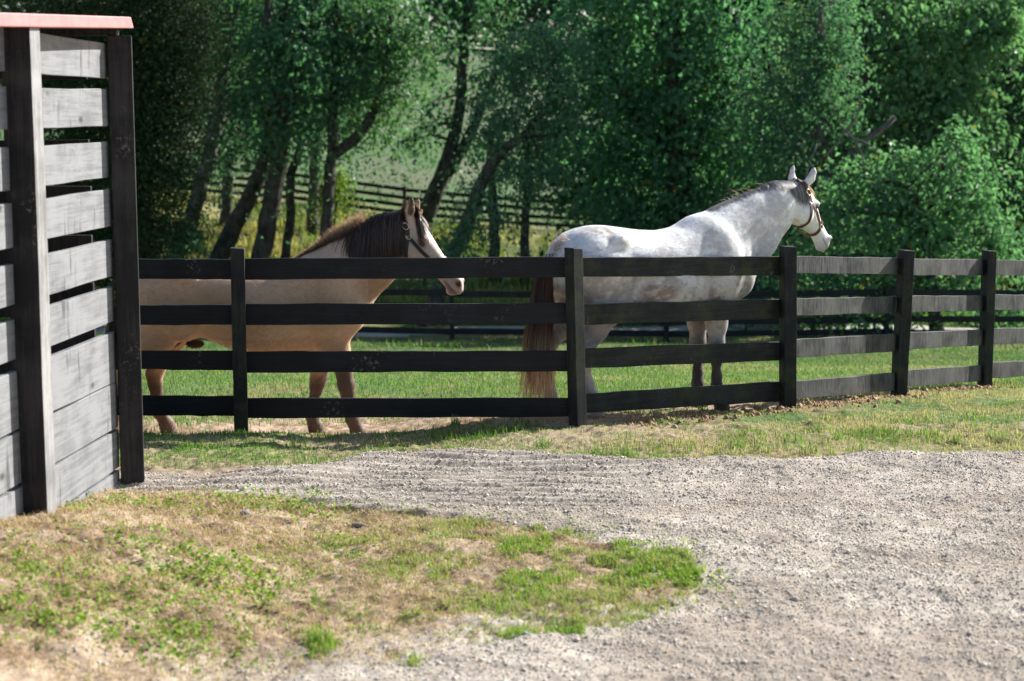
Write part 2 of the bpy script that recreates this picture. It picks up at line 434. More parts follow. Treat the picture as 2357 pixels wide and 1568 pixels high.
def local_board(mb, o, d, n, s0, s1, z00, z01, z10, z11, th, wav=.006, ns=10, seed=0):
    """board along d from s0 to s1; lower/upper z at start and end; thickness along n"""
    rs = np.random.default_rng(seed)
    t = np.linspace(0, 1, ns)
    lo = z00 + (z10 - z00) * t + np.convolve(rs.normal(0, wav, ns + 2), [.25, .5, .25], 'valid')
    hi = z01 + (z11 - z01) * t + np.convolve(rs.normal(0, wav, ns + 2), [.25, .5, .25], 'valid')
    bow = np.convolve(rs.normal(0, wav, ns + 2), [.25, .5, .25], 'valid')
    V = []
    for k in range(ns):
        b = o + d * (s0 + (s1 - s0) * t[k]) + n * bow[k]
        V += [b + UP * lo[k], b + n * th + UP * lo[k], b + n * th + UP * hi[k], b + UP * hi[k]]
    Q = [[0, 3, 2, 1], [4 * ns - 4, 4 * ns - 3, 4 * ns - 2, 4 * ns - 1]]
    for k in range(ns - 1):
        for j in range(4):
            Q.append([4 * k + j, 4 * k + (j + 1) % 4, 4 * k + 4 + (j + 1) % 4, 4 * k + 4 + j])
    V = np.array(V)
    if np.cross(d, n)[2] < 0: Q = [q[::-1] for q in Q]
    mb.add(V, q=Q)

def oriented(mb, name, mat, parent, o, d, n, smooth=False):
    """build in a local frame (x along d, y along n, z up) so that the grain follows the board"""
    R = np.stack([d, n, UP]); V = np.concatenate(mb.v)
    mb.v = [(V - o) @ R.T]
    ob = mb.build(name, mat, parent, smooth)
    from mathutils import Matrix
    mw = Matrix(((d[0], n[0], 0, o[0]), (d[1], n[1], 0, o[1]), (0, 0, 1, o[2]), (0, 0, 0, 1)))
    if parent is not None: mw = Matrix.Translation(-Vector(parent.location)) @ mw
    ob.matrix_local = mw
    return ob

rows = [(2.362, 2.575), (2.09, 2.305), (1.80, 2.012), (1.526, 1.74), (1.243, 1.457), (.975, 1.187), (.628, .922), (.352, .622), (.10, .346), (-.25, .094)]
mb = MB()
for k, (a, b) in enumerate(rows):
    e = RNG.normal(0, .005, 4)
    b -= .008
    local_board(mb, WC, WD, WN, -1.46, -.0, a + e[0], b + e[1], a + e[2], b + e[3], .035, .004, 8, 100 + k)
    local_board(mb, WC, WD, WN, -4.6, -1.466, a + e[3], b + e[2], a + e[1], b + e[0], .033, .004, 12, 140 + k)
bevel(oriented(mb, 'side_wall', M['plank'], shed, WC, WD, WN), .004)
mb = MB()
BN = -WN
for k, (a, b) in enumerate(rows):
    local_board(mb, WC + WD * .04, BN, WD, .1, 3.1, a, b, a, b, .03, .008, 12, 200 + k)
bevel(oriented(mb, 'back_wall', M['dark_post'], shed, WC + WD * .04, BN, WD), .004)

def post(name, mat, parent, p0, p1, w, d, ang, bev=.006, slant=.0, side=None):
    """square post from p0 (foot) to p1 (top)"""
    p0 = np.array(p0, float); p1 = np.array(p1, float)
    ca, sa = math.cos(ang), math.sin(ang)
    ex = np.array([ca, sa, 0]) * w / 2; ey = np.array([-sa, ca, 0]) * d / 2
    mb = MB(); n = 6
    V = []
    for k in range(n):
        t = k / (n - 1); c = p0 + (p1 - p0) * t - p0; j = RNG.normal(0, .0016, 2) if 0 < k < n - 1 else (0, 0)
        c = c + np.array([j[0], j[1], 0])
        s = slant if k == n - 1 else 0
        V += [c - ex - ey + UP * s, c + ex - ey - UP * s, c + ex + ey - UP * s, c - ex + ey + UP * s]
    Q = [[0, 3, 2, 1], [4 * n - 4, 4 * n - 3, 4 * n - 2, 4 * n - 1]]
    for k in range(n - 1):
        for j in range(4):
            Q.append([4 * k + j, 4 * k + (j + 1) % 4, 4 * k + 4 + (j + 1) % 4, 4 * k + 4 + j])
    mb.add(V, q=Q)
    o = mb.build(name, mat, parent)
    if side:
        o.data.materials.append(side); o.data.polygons.foreach_set('material_index', np.array([0, 0] + [1, 0, 0, 0] * (n - 1), np.int32))
    o.location = Vector(p0) - (Vector(parent.location) if parent else Vector((0, 0, 0)))
    return bevel(o, bev, 2)

wa = math.atan2(WD[1], WD[0])
np_c = WC + WD * -1.50 + WN * .085
post('post', M['dark_post'], shed, np_c + UP * -.25, np_c + UP * 2.583, .14, .15, wa, side=M['shed_post'])
fp = WC + WD * .03 + WN * .105
post('post', M['dark_post'], shed, fp + UP * -.3, fp + UP * 2.605, .135, .118, math.radians(11.5))
np_d = WC + WD * -3.6 + WN * .11
post('post', M['dark_post'], shed, np_d + UP * -.25, np_d + UP * 2.49, .14, .15, wa, side=M['shed_post'])
bp_ = WC + BN * 3.0 + WD * .14
post('post', M['dark_post'], shed, bp_ + UP * -.3, bp_ + UP * 2.60, .13, .13, wa)
# roof: slab of sheet metal on a deck, overhanging the plank wall, ribbed on top
mb = MB()
def roof_pt(s, t, z): return WC + WD * s + WN * t + UP * z
s0, s1, t0, t1 = -4.6, .05, .185, -3.3
zb = lambda q: 2.645 + (q - .0) * .047
V = [roof_pt(s0, t0, zb(s0)), roof_pt(s1, t0, zb(s1)), roof_pt(s1, t1, zb(s1)), roof_pt(s0, t1, zb(s0)),
     roof_pt(s0, t0, zb(s0) + .062), roof_pt(s1 - .05, t0, zb(s1) + .062), roof_pt(s1 - .05, t1, zb(s1) + .062), roof_pt(s0, t1, zb(s0) + .062)]
mb.add(V, q=[[0, 3, 2, 1], [4, 5, 6, 7], [0, 1, 5, 4], [1, 2, 6, 5], [2, 3, 7, 6], [3, 0, 4, 7]])
ro = mb.build('roof', M['pink_roof'], shed); ro.location = -Vector(WC); bevel(ro, .006)
# dark beam under the roof at the corner
mb = MB()
mb.box8([roof_pt(-.02, .10, 2.606), roof_pt(-.02, .10, 2.641), roof_pt(-.02, -2.9, 2.641), roof_pt(-.02, -2.9, 2.606),
         roof_pt(.04, .10, 2.606), roof_pt(.04, .10, 2.641), roof_pt(.04, -2.9, 2.641), roof_pt(.04, -2.9, 2.606)])
bo = mb.build('beam', M['dark_post'], shed); bo.location = -Vector(WC)

# ------------------------------------------------------------------ the paddock fence
def P3(u, v, Y): return at(u, v, Y)
fence = thing('board_fence', 'black four-board paddock fence with square posts in front of the horses', 'fence', (0, 11.8, 0))
FO = Vector(fence.location)
# (u0,Y0,u1,Y1,[(top0,bot0,top1,bot1)x4], material)
segs = [
 (250, 11.88, 552, 11.88, [(597, 641, 597, 644), (703, 748, 702, 748), (808, 850, 808, 853), (911, 956, 912, 958)], 'black_board'),
 (545, 11.88, 1318, 11.88, [(596, 645, 592, 638), (701, 749, 698, 745), (810, 859, 808, 855), (917, 963, 917, 960)], 'black_board'),
 (1318, 11.90, 1818, 12.95, [(593, 638, 590.6, 634), (702, 748.5, 688, 733), (804.5, 848.6, 785.5, 829.7), (910, 954, 876, 922)], 'mossy_board'),
 (1818, 12.95, 2082, 14.2, [(590, 629.5, 594, 632), (687.8, 727.4, 682, 720), (782, 824.4, 768, 807.5), (879, 920, 857, 897.7)], 'worn_board'),
 (2082, 14.2, 2277, 15.4, [(596, 634, 596.6, 634), (682, 720, 680, 715.5), (765.7, 804.4, 757.7, 794), (853, 891, 840, 876.6)], 'worn_board'),
 (2277, 15.4, 2452, 16.6, [(598, 634, 601, 634), (677.5, 714, 681, 714), (756, 793, 754, 787), (834, 872, 829, 860)], 'worn_board'),
]
for si, (u0, Y0, u1, Y1, rl, mt) in enumerate(segs):
    for ri, (a0, b0, a1, b1) in enumerate(rl):
        A0 = P3(u0, a0, Y0); B0 = P3(u0, b0, Y0); A1 = P3(u1, a1, Y1); B1 = P3(u1, b1, Y1)
        d = np.array([A1[0] - A0[0], A1[1] - A0[1], 0]); ln = np.linalg.norm(d); d /= ln
        n = np.array([-d[1], d[0], 0])            # away from the camera
        mb = MB(); o = np.array([A0[0], A0[1], 0])
        local_board(mb, o, d, n, 0.004, ln - .004, B0[2], A0[2], B1[2], A1[2], .028 + .003 * (si % 2), .0026, 22, 300 + si * 10 + ri)
        for sx in (.035, ln - .035):
            for fz in (.28, .72):
                f_ = sx / ln; zc = B0[2] + (B1[2] - B0[2]) * f_ + ((A0[2] - B0[2]) * (1 - f_) + (A1[2] - B1[2]) * f_) * fz
                c_ = o + d * (sx + RNG.normal(0, .006)) + UP * (zc + RNG.normal(0, .004)); th_ = np.arange(6) * math.pi / 3
                rim = np.array([c_ + d * .0055 * math.cos(q) + UP * .0055 * math.sin(q) - n * .0035 for q in th_])
                mb.add(np.vstack([rim, rim + n * .006, [c_ - n * .0045]]), q=[[k, (k + 1) % 6, 6 + (k + 1) % 6, 6 + k] for k in range(6)], t=[[12, (k + 1) % 6, k] for k in range(6)])
        r = oriented(mb, 'rail', M[mt], fence, o + UP * B0[2], d, n)
        bevel(r, .004)
posts = [  # top u, top v, bottom u, bottom v, Y, yaw deg, width, depth, material
 (546.5, 571, 556, 1000, 11.80, 7, .096, .096, 'mossy_post'),
 (1320, 571, 1329, 973, 11.80, 42, .094, .094, 'mossy_post'),
 (1814, 567, 1813, 945, 12.86, 16, .105, .10, 'mossy_post'),
 (2086, 576, 2068, 932, 14.11, 20, .105, .10, 'mossy_post'),
 (2277, 577, 2266, 905, 15.32, 22, .095, .10, 'mossy_post'),
 (2452, 582, 2450, 880, 16.52, 20, .10, .10, 'mossy_post'),
]
for k, (ut, vt, ub, vb, Y, yaw, w, d, mt) in enumerate(posts):
    t = P3(ut, vt, Y); b = P3(ub, vb, Y)
    zg = float(terrain(b[0], b[1])) - .25
    dirv = (b - t) / (b[2] - t[2]); b2 = t + dirv * (min(zg, b[2] - .1) - t[2])
    post('post', M[mt], fence, b2, t, w, d, math.radians(yaw), .005, slant=.004)

# far fences ------------------------------------------------------
def far_fence(name, label, pts, h, rails, rail_h, gap, postw, group=None, close=None):
    o = pts[0]
    t = thing(name, label, 'fence', (o[0], o[1], float(terrain(o[0], o[1]))))
    To = Vector(t.location)
    pos = [np.array([x, y, float(terrain(x, y))]) for x, y in pts]
    for p in pos:
        lean = RNG.normal(0, .02, 2)
        post('post', M['far_board'], t, p - UP * .3, p + UP * h + np.array([lean[0], lean[1], 0]), postw, postw, RNG.normal(0, .1), .004)
    for a, b in zip(pos[:-1], pos[1:]):
        d = b - a; dd = np.array([d[0], d[1], 0]); ln = np.linalg.norm(dd); dd /= ln; n = np.array([-dd[1], dd[0], 0])
        for r in range(rails):
            z = h - .08 - rail_h - r * gap
            mb = MB(); e = RNG.normal(0, .015, 2)
            oo = np.array([a[0], a[1], 0]) + n * postw * .5
            local_board(mb, oo, dd, n, .004, ln - .004, a[2] + z + e[0], a[2] + z + rail_h + e[0], b[2] + z + e[1], b[2] + z + rail_h + e[1], .03, .004, 6, int(RNG.integers(1e6)))
            oriented(mb, 'rail', M['far_board'], t, oo + UP * a[2], dd, n)
    return t

def span(u0, u1, Y0, Y1, step):
    x0 = (u0 - CU) / FPX * Y0 / CP; x1 = (u1 - CU) / FPX * Y1 / CP
    n = max(2, int(round(math.hypot(x1 - x0, Y1 - Y0) / step)) + 1)
    return [(x0 + (x1 - x0) * k / (n - 1), Y0 + (Y1 - Y0) * k / (n - 1)) for k in range(n)]

far_fence('board_fence', 'low black board fence across the bottom of the paddock beside the pale track', span(560, 2560, 43.4, 41.2, 5.), 1.35, 4, .16, .33, .12)
far_fence('board_fence', 'black four-board fence running downhill along the foot of the far meadow', span(420, 1700, 68, 68.5, 4.9), 1.28, 4, .15, .31, .13)
far_fence('board_fence', 'small distant fence near the top of the far meadow', span(880, 1500, 142, 146, 3.2), 1.4, 3, .2, .42, .16)

# ------------------------------------------------------------------ trees
DENS, LPK, LSZ = .64, 2.75, 1.25
def leaf_mesh(name, P, size, nrm, tip, colr, mat, parent, fold=.25, aspect=.62):
    n = len(P)
    nrm = nrm / (np.linalg.norm(nrm, axis=1)[:, None] + 1e-9)
    tip = tip - nrm * (tip * nrm).sum(1)[:, None]; tip /= np.linalg.norm(tip, axis=1)[:, None] + 1e-9
    sd = np.cross(nrm, tip)
    s = size[:, None]
    v0 = P - tip * s * .5
    v2 = P + tip * s * .5
    up = nrm * s * fold
    v1 = P - tip * s * .08 + sd * s * aspect * .5 + up
    v3 = P - tip * s * .08 - sd * s * aspect * .5 + up
    V = np.stack([v0, v1, v2, v3], 1).reshape(-1, 3)
    b = np.arange(n)[:, None] * 4
    T = np.concatenate([b + np.array([[0, 1, 2]]), b + np.array([[0, 2, 3]])])
    Cc = np.repeat(colr, 4, axis=0)
    return mesh_np(name, V, [T], mat, parent, Cc, smooth=False)

def unit(n):
    v = RNG.normal(size=(n, 3)); return v / np.linalg.norm(v, axis=1)[:, None]

def crown_points(clumps, dens, leaves_per, sub_r):
    """clumps: (center3, radii3).  returns leaf pos, outward dir, cluster id noise"""
    Ps, Os, Sub = [], [], []
    for c, r in clumps:
        r = np.asarray(r, float)
        area = 4 * math.pi * ((r[0] * r[1]) ** 1.6 / 3 + (r[0] * r[2]) ** 1.6 / 3 + (r[1] * r[2]) ** 1.6 / 3) ** (1 / 1.6)
        ns = max(4, int(area * dens))
        d = unit(ns); rad = RNG.uniform(.42, 1.08, ns) ** .7
        bump = .55 + .9 * vnoise(d[:, 0] * 3 + c[0], d[:, 1] * 3 + c[1], d[:, 2] * 3 + c[2], 3)
        sc = c + d * r * (rad * bump)[:, None]
        Sub.append((c, sc))
        k = leaves_per
        off = RNG.normal(size=(ns, k, 3)) * np.array([1, 1, .34]) * (sub_r * 1.3 * RNG.uniform(.55, 1.4, ns))[:, None, None]
        h2 = (off[..., 0] ** 2 + off[..., 1] ** 2)
        off[..., 2] -= h2 * .45 / sub_r
        P = sc[:, None, :] + off
        O = d[:, None, :] * .6 + off / (sub_r * 2.6) + RNG.normal(0, .25, (ns, 1, 3))
        Ps.append(P.reshape(-1, 3)); Os.append(O.reshape(-1, 3))
    return np.concatenate(Ps), np.concatenate(Os), Sub

def make_tree(name, label, Y, stems, clumps, dens=2.2, lp=26, sub_r=.34, leaf=.13, c0=(.035, .085, .02), c1=(.075, .16, .03), bark='bark', cat='tree', group=None, kind='leaf', twigs=True, cut=None):
    """stems: list of [(u,v,width_px[,dY])...]; clumps: (u,v,ru,rv[,dY,rdepth m])"""
    k = ppm(Y)
    first = at(stems[0][0][0], stems[0][0][1], Y) if stems else at(clumps[0][0], clumps[0][1], Y)
    base = np.array([first[0], first[1], float(terrain(first[0], first[1]))])
    t = thing(name, label, cat, tuple(base), group)
    mb = MB(); allp = []
    for si, st in enumerate(stems):
        pts = []; rad = []
        for q in st:
            dY = q[3] if len(q) > 3 else 0
            p = at(q[0], q[1], Y + dY); pts.append(p); rad.append(q[2] / k / 2)
        if si == 0 or (len(st[0]) > 4):
            z = float(terrain(pts[0][0], pts[0][1]))
            if z < pts[0][2]:
                dv = pts[0] - pts[1]; dv = dv / max(abs(dv[2]), .3)
                foot = pts[0] + dv * (pts[0][2] - z); foot[2] = z - .15
                foot[0] = np.clip(foot[0], pts[0][0] - 1.5, pts[0][0] + 1.5)
                pts.insert(0, foot); rad.insert(0, rad[0] * 1.3)
        pts = np.array(pts); rad = np.array(rad)
        # resample smooth
        s = np.concatenate([[0], np.cumsum(np.linalg.norm(np.diff(pts, axis=0), axis=1))])
        m = max(6, int(s[-1] / .35)); ss = np.linspace(0, s[-1], m)
        pr = np.stack([np.interp(ss, s, pts[:, i]) for i in range(3)], 1)
        for _ in range(2): pr[1:-1] = .25 * pr[:-2] + .5 * pr[1:-1] + .25 * pr[2:]
        pr[1:-1] += RNG.normal(0, .02, (m - 2, 3))
        rr = np.interp(ss, s, rad)
        mb.tube(pr, rr, 9, .14)
        allp.append(np.concatenate([pr, rr[:, None]], 1))
    cl = []
    for q in clumps:
        dY = q[4] if len(q) > 4 else 0
        c = at(q[0], q[1], Y + dY); rx = q[2] / k; rz = q[3] / k; rd = q[5] if len(q) > 5 else .8 * (rx + rz) / 2
        cl.append((c, (rx, rd, rz)))
    lv = float(RNG.choice([.82, 1., 1.15, 1.35])) if cat == 'tree' else 1.
    P, O, Sub = crown_points(cl, dens * (DENS if kind == 'leaf' else 1), int(lp / lv ** 1.6 * (LPK if kind == 'leaf' else 1)), sub_r)
    if twigs:
        ap = np.concatenate(allp) if allp else None
        for c, sc in Sub:
            if ap is not None:
                d = np.linalg.norm(ap[:, :3] - c, axis=1) + np.maximum(0, ap[:, 2] - c[2]) * .8; j = d.argmin(); a = ap[j, :3]; r0 = min(ap[j, 3] * .6, .07)
            else:
                a = c - np.array([0, 0, 1.]); r0 = .04
            mid = (a + c) / 2 + RNG.normal(0, .2, 3) + np.array([0, 0, .15])
            tt = np.linspace(0, 1, 7)[:, None]
            bez = (1 - tt) ** 2 * a + 2 * tt * (1 - tt) * mid + tt ** 2 * c
            mb.tube(bez, np.linspace(r0, .018, 7), 5)
            for p in sc[RNG.permutation(len(sc))[:max(3, len(sc) // 7)]]:
                b0 = bez[RNG.integers(3, 7)]
                m2 = (b0 + p) / 2 + RNG.normal(0, .12, 3)
                tw = (1 - tt[::2]) ** 2 * b0 + 2 * tt[::2] * (1 - tt[::2]) * m2 + tt[::2] ** 2 * p
                mb.tube(tw, np.linspace(.014, .006, 4), 4, cap=False)
    mb_o = None
    if mb.n:
        mb.v = [np.concatenate(mb.v) - base]
        q_ = mb
        mb_o = mb.build('trunk', M[bark], t, smooth=True)
    n = len(P)
    keep = P[:, 2] > terrain(P[:, 0], P[:, 1]) + .05
    P = P[keep]; O = O[keep]; n = len(P)
    nr = O * .75 + np.array([0, 0, .65]) + RNG.normal(size=(n, 3)) * .36
    tipd = O + RNG.normal(size=(n, 3)) * .6 + np.array([0, 0, -.35])
    sz = leaf * lv * (LSZ if kind == 'leaf' else 1.15) * RNG.uniform(.65, 1.3, n)
    w = np.clip(.5 * RNG.random(n) + .9 * (fbm(P[:, 0] * .8, P[:, 1] * .8, 2, 9, P[:, 2] * .8) - .25), 0, 1)[:, None]
    tint = np.array([RNG.uniform(1.05, 1.28), RNG.uniform(.90, 1.0), RNG.uniform(1.12, 1.4)]) * (1.15 if group == 'trees along the creek' else 1.45 if group == 'second row of trees' else 1.3) if kind == 'leaf' else 1.
    col = (np.array(c0) * (1 - w) + np.array(c1) * w) * tint
    yl = RNG.random(n) < .012
    col[yl] = np.array([.16, .15, .03])
    leaf_mesh('crown', P - base, sz, nr, tipd, col, M[kind], t)
    return t

DG0, DG1 = (0.0408, 0.1187, 0.0650), (0.0984, 0.2332, 0.1100)

# the big dark evergreen behind the shed
ev = [(330 + du, v, ru, rv) for du, v, ru, rv in [(-60, 560, 130, 110), (0, 470, 120, 120), (-40, 350, 140, 130), (40, 330, 90, 110), (-20, 200, 150, 130), (60, 180, 110, 120), (0, 60, 150, 120), (70, 40, 110, 110), (-150, 420, 130, 160), (-160, 150, 130, 160), (10, -90, 140, 110), (-220, 0, 130, 200), (-230, 520, 110, 160)]]
make_tree('evergreen_tree', 'very dark dense evergreen tree behind the shed', 46, [[(330, 560, 40), (335, 250, 30), (340, -100, 14)]], ev, 6.0, 36, .30, .10, (.018, .040, .020), (.034, .062, .026), kind='needle')

make_tree('leaning_tree', 'tall tree with pale slanting trunk beside the dark evergreen', 52,
          [[(410, 590, 38), (450, 470, 36), (490, 330, 33), (505, 250, 31), (513, 180, 30), (525, 80, 29), (541, 0, 28), (560, -150, 22)]],
          [(470, 90, 85, 80), (560, 170, 70, 60), (570, 60, 70, 70), (540, 280, 60, 45, 1), (470, 230, 45, 60, 1.5), (560, -60, 110, 80), (470, -70, 90, 80), (440, 380, 45, 50, 2), (590, 300, 48, 40, 2)], 2.2, 26, .34, .13, DG0, (.06, .17, .058), bark='bark_pale', group='trees along the creek')
make_tree('leaning_tree', 'dark thick trunk leaning hard to the right in front of the forked one', 51,
          [[(505, 592, 46), (540, 520, 43), (580, 440, 38), (608, 380, 36), (625, 300, 34), (640, 200, 30), (655, 60, 26), (660, -120, 20)]],
          [(600, 215, 75, 60), (690, 160, 70, 60), (640, 60, 90, 70), (690, -20, 80, 70), (560, 330, 45, 30, 1)], 2.2, 26, .34, .13, DG0, DG1, group='trees along the creek')
make_tree('forked_tree', 'stout grey trunk rising left of the winding stem with dark fork', 50,
          [[(600, 592, 46), (622, 480, 44), (640, 370, 42), (652, 300, 40), (660, 240, 36), (685, 130, 32), (715, 20, 28), (740, -140, 20)],
           [(652, 300, 30), (618, 200, 22), (612, 80, 18), (615, -60, 12)]],
          [(760, 130, 75, 60), (700, 250, 70, 45), (800, 60, 80, 60), (740, -20, 90, 70), (830, 150, 55, 60, 1), (640, 285, 55, 30, -1), (720, 270, 50, 30, 1), (640, 150, 60, 55, -1), (680, 80, 60, 60, -1.2), (610, 90, 50, 60, -1)], 2.2, 26, .34, .13, DG0, DG1, group='trees along the creek')
make_tree('slim_tree', 'slim winding stem between the grey trunk and the straight one', 53,
          [[(660, 566, 22), (672, 500, 22), (664, 420, 21), (680, 370, 19), (715, 270, 16), (735, 120, 13), (745, -60, 10)]],
          [(720, 210, 45, 50), (745, 90, 60, 60), (770, 250, 45, 40)], 2.2, 24, .32, .13, DG0, DG1, group='trees along the creek')
make_tree('straight_tree', 'straight dark trunk with a low bough reaching up right', 50,
          [[(748, 560, 30), (752, 500, 27), (760, 380, 25), (768, 250, 23), (773, 140, 20), (778, 0, 16)],
           [(766, 358, 26), (800, 336, 26), (835, 300, 24), (862, 262, 22), (880, 215, 18), (892, 140, 14), (900, 40, 10)]],
          [(850, 190, 70, 55), (910, 110, 70, 60), (840, 70, 75, 60), (935, 190, 45, 45), (880, 0, 90, 60), (800, 200, 45, 40), (955, 60, 55, 60), (900, 260, 40, 22, .5)], 2.3, 26, .33, .13, (0.0456, 0.1219, 0.0562), (0.1020, 0.2385, 0.0938), group='trees along the creek')
make_tree('twin_stem_tree', 'tree with two crossing pale stems in front of the open meadow', 61,
          [[(1000, 446, 40), (1026, 380, 34), (1048, 310, 28), (1062, 220, 25), (1066, 130, 24), (1080, 0, 22), (1092, -120, 16)],
           [(1028, 400, 30), (1060, 350, 28), (1090, 290, 24), (1110, 240, 18), (1150, 150, 14), (1200, 30, 12), (1230, -60, 9)]],
          [(1000, 40, 55, 55), (985, 150, 40, 35), (1130, 60, 70, 60), (1080, -40, 110, 60), (1015, 230, 35, 22), (1180, 130, 60, 50, 1), (1010, -30, 70, 50), (965, 320, 26, 20), (1075, 330, 30, 26), (1000, 280, 22, 20), (1100, 200, 60, 40), (1040, 110, 45, 30)], 1.9, 24, .32, .13, (0.0456, 0.1219, 0.0562), (0.1020, 0.2385, 0.0938), group='trees along the creek')
make_tree('bent_tree', 'dark crooked trunk bent right under a wide pale green crown', 47,
          [[(1040, 600, 36), (1065, 540, 34), (1092, 470, 31), (1118, 400, 29), (1140, 345, 26), (1180, 328, 20), (1225, 300, 17), (1250, 260, 14), (1290, 200, 10)],
           [(1200, 322, 15), (1260, 320, 12), (1320, 290, 8)]],
          [(1150, 250, 65, 45), (1230, 200, 80, 55), (1180, 130, 80, 50), (1290, 150, 80, 55), (1310, 230, 70, 50), (1250, 80, 90, 45), (1120, 310, 40, 26), (1260, 290, 60, 30), (1085, 480, 45, 32, -1), (1130, 445, 45, 35, -1), (1050, 545, 35, 28, -1), (1180, 380, 45, 30), (1240, 370, 50, 30)], 2.2, 26, .33, .13, (0.0480, 0.1325, 0.0725), (0.1140, 0.2491, 0.1250), group='trees along the creek')
make_tree('small_tree', 'short stem just right of the crooked trunk by the meadow fence', 57,
          [[(1136, 515, 24), (1134, 450, 22), (1128, 380, 18), (1125, 300, 12)]], [(1130, 360, 40, 35), (1160, 300, 40, 35)], 2.1, 22, .32, .13, DG0, DG1, group='trees along the creek')
make_tree('small_tree', 'thin dark stem standing alone before the meadow fence', 57,
          [[(1210, 530, 20), (1212, 450, 19), (1216, 370, 17), (1222, 280, 12)]], [(1215, 330, 60, 40), (1270, 360, 60, 35), (1300, 300, 60, 50)], 2.1, 22, .32, .13, DG0, DG1, group='trees along the creek')

# the great green mass on the right
make_tree('maple_tree', 'largest leafy maple above the pale horse back', 49,
          [[(1560, 690, 60), (1565, 500, 54), (1555, 300, 44), (1550, 80, 34), (1560, -200, 22)], [(1560, 420, 30), (1650, 260, 22), (1740, 100, 14)], [(1556, 380, 28), (1450, 250, 20), (1390, 120, 12)]],
          [(1420, 430, 90, 70), (1380, 330, 80, 60), (1480, 320, 100, 80), (1600, 330, 110, 90), (1500, 200, 110, 80), (1420, 120, 110, 80), (1620, 190, 120, 90), (1540, 60, 120, 90), (1400, 0, 100, 80), (1680, 60, 120, 90), (1530, 460, 110, 70), (1660, 450, 100, 70), (1590, 560, 110, 60), (1450, 520, 80, 50), (1720, 330, 90, 80), (1560, -100, 170, 100), (1730, 560, 90, 70), (1390, -110, 120, 80)], 2.3, 27, .36, .135, DG0, DG1, group='broadleaf trees on the right')
make_tree('maple_tree', 'bright maple with bare grey twigs showing right of the white horse head', 46,
          [[(1930, 690, 46), (1925, 520, 40), (1900, 380, 34), (1880, 200, 26), (1890, 0, 18)], [(1900, 400, 22), (1990, 330, 18), (2060, 270, 12)], [(1935, 290, 5, -3.4), (1965, 322, 4.5, -3.6), (1985, 352, 4, -3.8), (1992, 395, 3, -3.8)], [(1965, 322, 4, -3.6), (2000, 330, 3, -3.7), (2035, 360, 2, -3.7)], [(1900, 360, 5, -3.3), (1930, 320, 4.5, -3.5), (1965, 285, 4, -3.7), (1990, 250, 3, -3.8), (1985, 225, 2, -3.8)], [(1880, 330, 4, -3.2), (1862, 372, 3.5, -3.3), (1855, 420, 2.5, -3.4)], [(1862, 372, 3, -3.3), (1880, 400, 2.5, -3.5), (1882, 440, 2, -3.5)]],
          [(1830, 180, 80, 70), (1900, 130, 80, 60), (1800, 300, 80, 70), (1930, 260, 70, 70), (1880, 400, 90, 70), (1800, 440, 80, 60), (1970, 380, 70, 60), (1890, 520, 90, 60), (1830, 610, 90, 60), (1960, 500, 70, 60), (1760, 210, 60, 60), (1830, 60, 80, 70), (1920, 10, 80, 70)], 2.3, 27, .34, .135, DG0, (0.0936, 0.2173, 0.0900), bark='bark_pale', group='broadleaf trees on the right')
make_tree('maple_tree', 'tall maple in light at the upper right above the low lit maple', 50,
          [[(1965, 640, 32), (2000, 420, 22), (2020, 340, 18, 1.2), (2040, 260, 14, 1.8), (2060, 180, 11, 1.8), (2070, 90, 8, 1.8)], [(2000, 420, 26), (1990, 250, 20), (2000, 60, 14)]],
          [(2040, 150, 90, 70), (2130, 100, 80, 70), (2100, 230, 90, 60), (2200, 200, 80, 70), (2010, 40, 100, 70), (2150, -10, 110, 70), (2260, 90, 80, 80), (2230, 310, 80, 60), (2110, 350, 70, 50), (2290, 20, 80, 80), (2040, 260, 60, 50)], 2.3, 27, .34, .135, (0.0480, 0.1166, 0.0562), (0.1200, 0.2491, 0.1000), group='broadleaf trees on the right')
make_tree('maple_tree', 'low leafy maple in full light behind the worn end of the fence', 43,
          [[(2150, 700, 32), (2140, 600, 28), (2120, 500, 22), (2090, 430, 14)]],
          [(2010, 480, 75, 50), (2090, 450, 80, 50), (2060, 550, 90, 55), (2160, 520, 80, 55), (2000, 600, 90, 55), (2120, 620, 80, 50), (2230, 560, 60, 60), (2170, 430, 55, 40), (1940, 650, 80, 50), (2060, 660, 70, 40), (2000, 430, 50, 35), (2210, 480, 50, 45), (2060, 370, 70, 50), (2190, 340, 70, 60), (2270, 430, 60, 60), (1950, 400, 60, 45), (1900, 480, 60, 50), (2290, 540, 50, 50), (1880, 590, 60, 50)], 2.4, 28, .34, .14, (0.0480, 0.1219, 0.0625), (0.1260, 0.2650, 0.1187), group='broadleaf trees on the right')
make_tree('maple_tree', 'shady maple at the far right with bare stems under it', 53,
          [[(2335, 690, 26), (2332, 560, 24), (2325, 400, 20), (2320, 150, 14)], [(2235, 690, 22, 0, 1), (2240, 560, 18), (2260, 420, 12)], [(2202, 690, 16, 1, 1), (2206, 560, 14, 1), (2220, 430, 10, 1)]],
          [(2310, 420, 80, 70), (2370, 330, 80, 80), (2290, 250, 70, 70), (2360, 180, 90, 80), (2350, 520, 60, 50), (2420, 440, 80, 80), (2440, 200, 90, 100), (2380, 40, 100, 90), (2270, 500, 50, 40), (2460, 560, 70, 60), (2430, -90, 120, 90)], 2.2, 26, .35, .135, (0.0312, 0.0848, 0.0450), (0.0744, 0.1643, 0.0725), group='broadleaf trees on the right')
